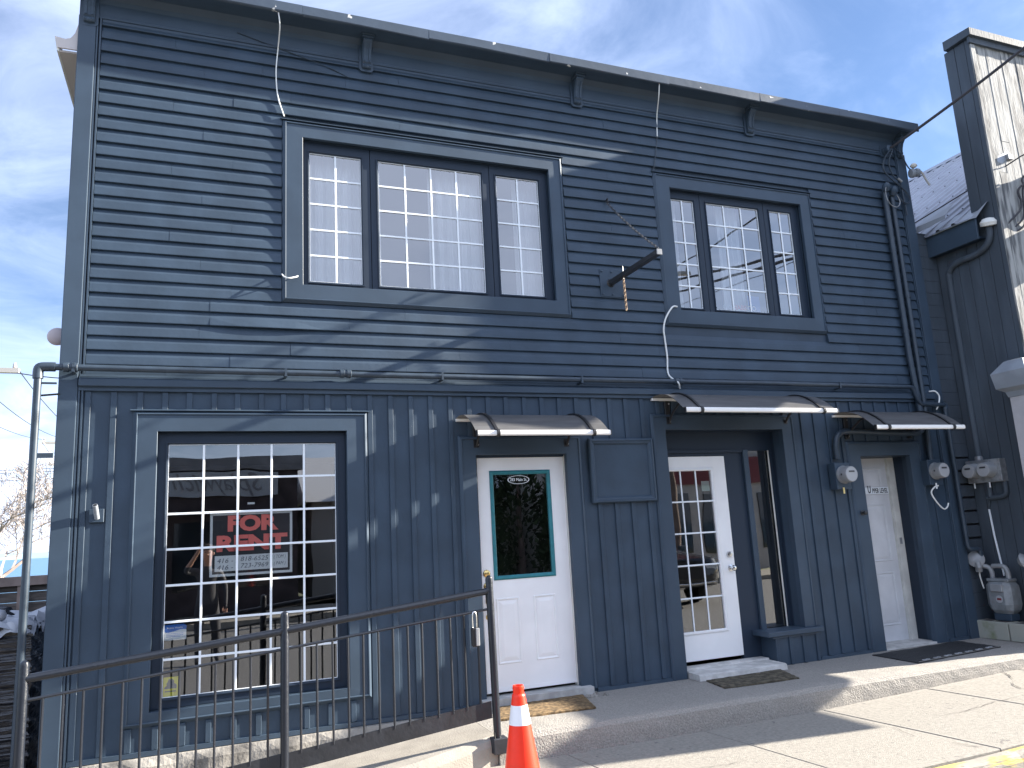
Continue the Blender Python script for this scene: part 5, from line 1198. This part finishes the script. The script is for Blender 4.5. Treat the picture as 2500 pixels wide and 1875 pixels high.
sb = bo.modifiers.new('subsurf', 'SUBSURF'); sb.levels = 2; sb.render_levels = 2
pm = bpy.data.materials.new('person_skin_and_clothes'); pm.use_nodes = True; n_, l_ = pm.node_tree.nodes, pm.node_tree.links
ge = n_.new('ShaderNodeNewGeometry'); sp_ = n_.new('ShaderNodeSeparateXYZ'); l_.new(ge.outputs['Position'], sp_.inputs[0])
ma_ = n_.new('ShaderNodeMapRange'); ma_.inputs[1].default_value = -.3; ma_.inputs[2].default_value = 1.7; l_.new(sp_.outputs[2], ma_.inputs[0])
rp = n_.new('ShaderNodeValToRGB'); rp.color_ramp.interpolation = 'CONSTANT'; e0 = rp.color_ramp.elements
e0[0].position = 0; e0[0].color = (.03,.03,.03,1); e0[1].position = .065; e0[1].color = (.028,.03,.04,1)
q = e0.new((.66+.3)/2); q.color = (.06,.062,.07,1); q = e0.new((1.235+.3)/2); q.color = (.5,.29,.21,1)
l_.new(ma_.outputs[0], rp.inputs[0]); l_.new(rp.outputs[0], n_['Principled BSDF'].inputs['Base Color']); n_['Principled BSDF'].inputs['Roughness'].default_value = .7
me.materials.append(pm)
make('hair', MB().lathe([(.075,-.03),(.104,.0),(.106,.04),(.085,.09),(.04,.115),(.005,.12)], (.08,-6.965,1.475), (0,-.25,1), 16), 'hair', t, True)
make('nose', MB().lathe([(.016,0),(.012,.02),(.003,.03)], (.08,-6.845,1.41), (0,1,-.2), 8), 'skin', t, True)
for s in (-1, 1):
    make('ear', MB().lathe([(.022,0),(.028,.01),(.01,.018)], (.08+s*.083,-6.95,1.42), (s,0,0), 10), 'skin', t, True)
    make('eye', MB().lathe([(.012,0),(.008,.006),(.001,.008)], (.08+s*.034,-6.852,1.445), (0,1,0), 8), 'ink_dark', t, True)
for k in range(4):
    make('finger', MB().tube(spline([(-.045,-6.695,1.50),(-.06,-6.67,1.525+.018*k-.03),(-.045,-6.648,1.53+.018*k-.03),(-.02,-6.645,1.532+.018*k-.03)], 3), .009, 6), 'skin', t, True)
    make('finger', MB().tube(spline([(.325+.012*k,-6.90,.56),(.322+.013*k,-6.89,.50),(.325+.012*k,-6.875,.465)], 3), .009, 6), 'skin', t, True)
make('thumb', MB().tube(spline([(-.05,-6.70,1.48),(-.03,-6.69,1.485),(-.01,-6.68,1.50)], 3), .010, 6), 'skin', t, True)
make('thumb', MB().tube(spline([(.315,-6.89,.60),(.30,-6.875,.56),(.30,-6.865,.53)], 3), .010, 6), 'skin', t, True)
solo('phone', MB().cbox(-.036, .036, -6.645, -6.636, 1.475, 1.625, .004), 'black_plastic', 'black phone held up by the person mirrored in the shop window', 'phone')
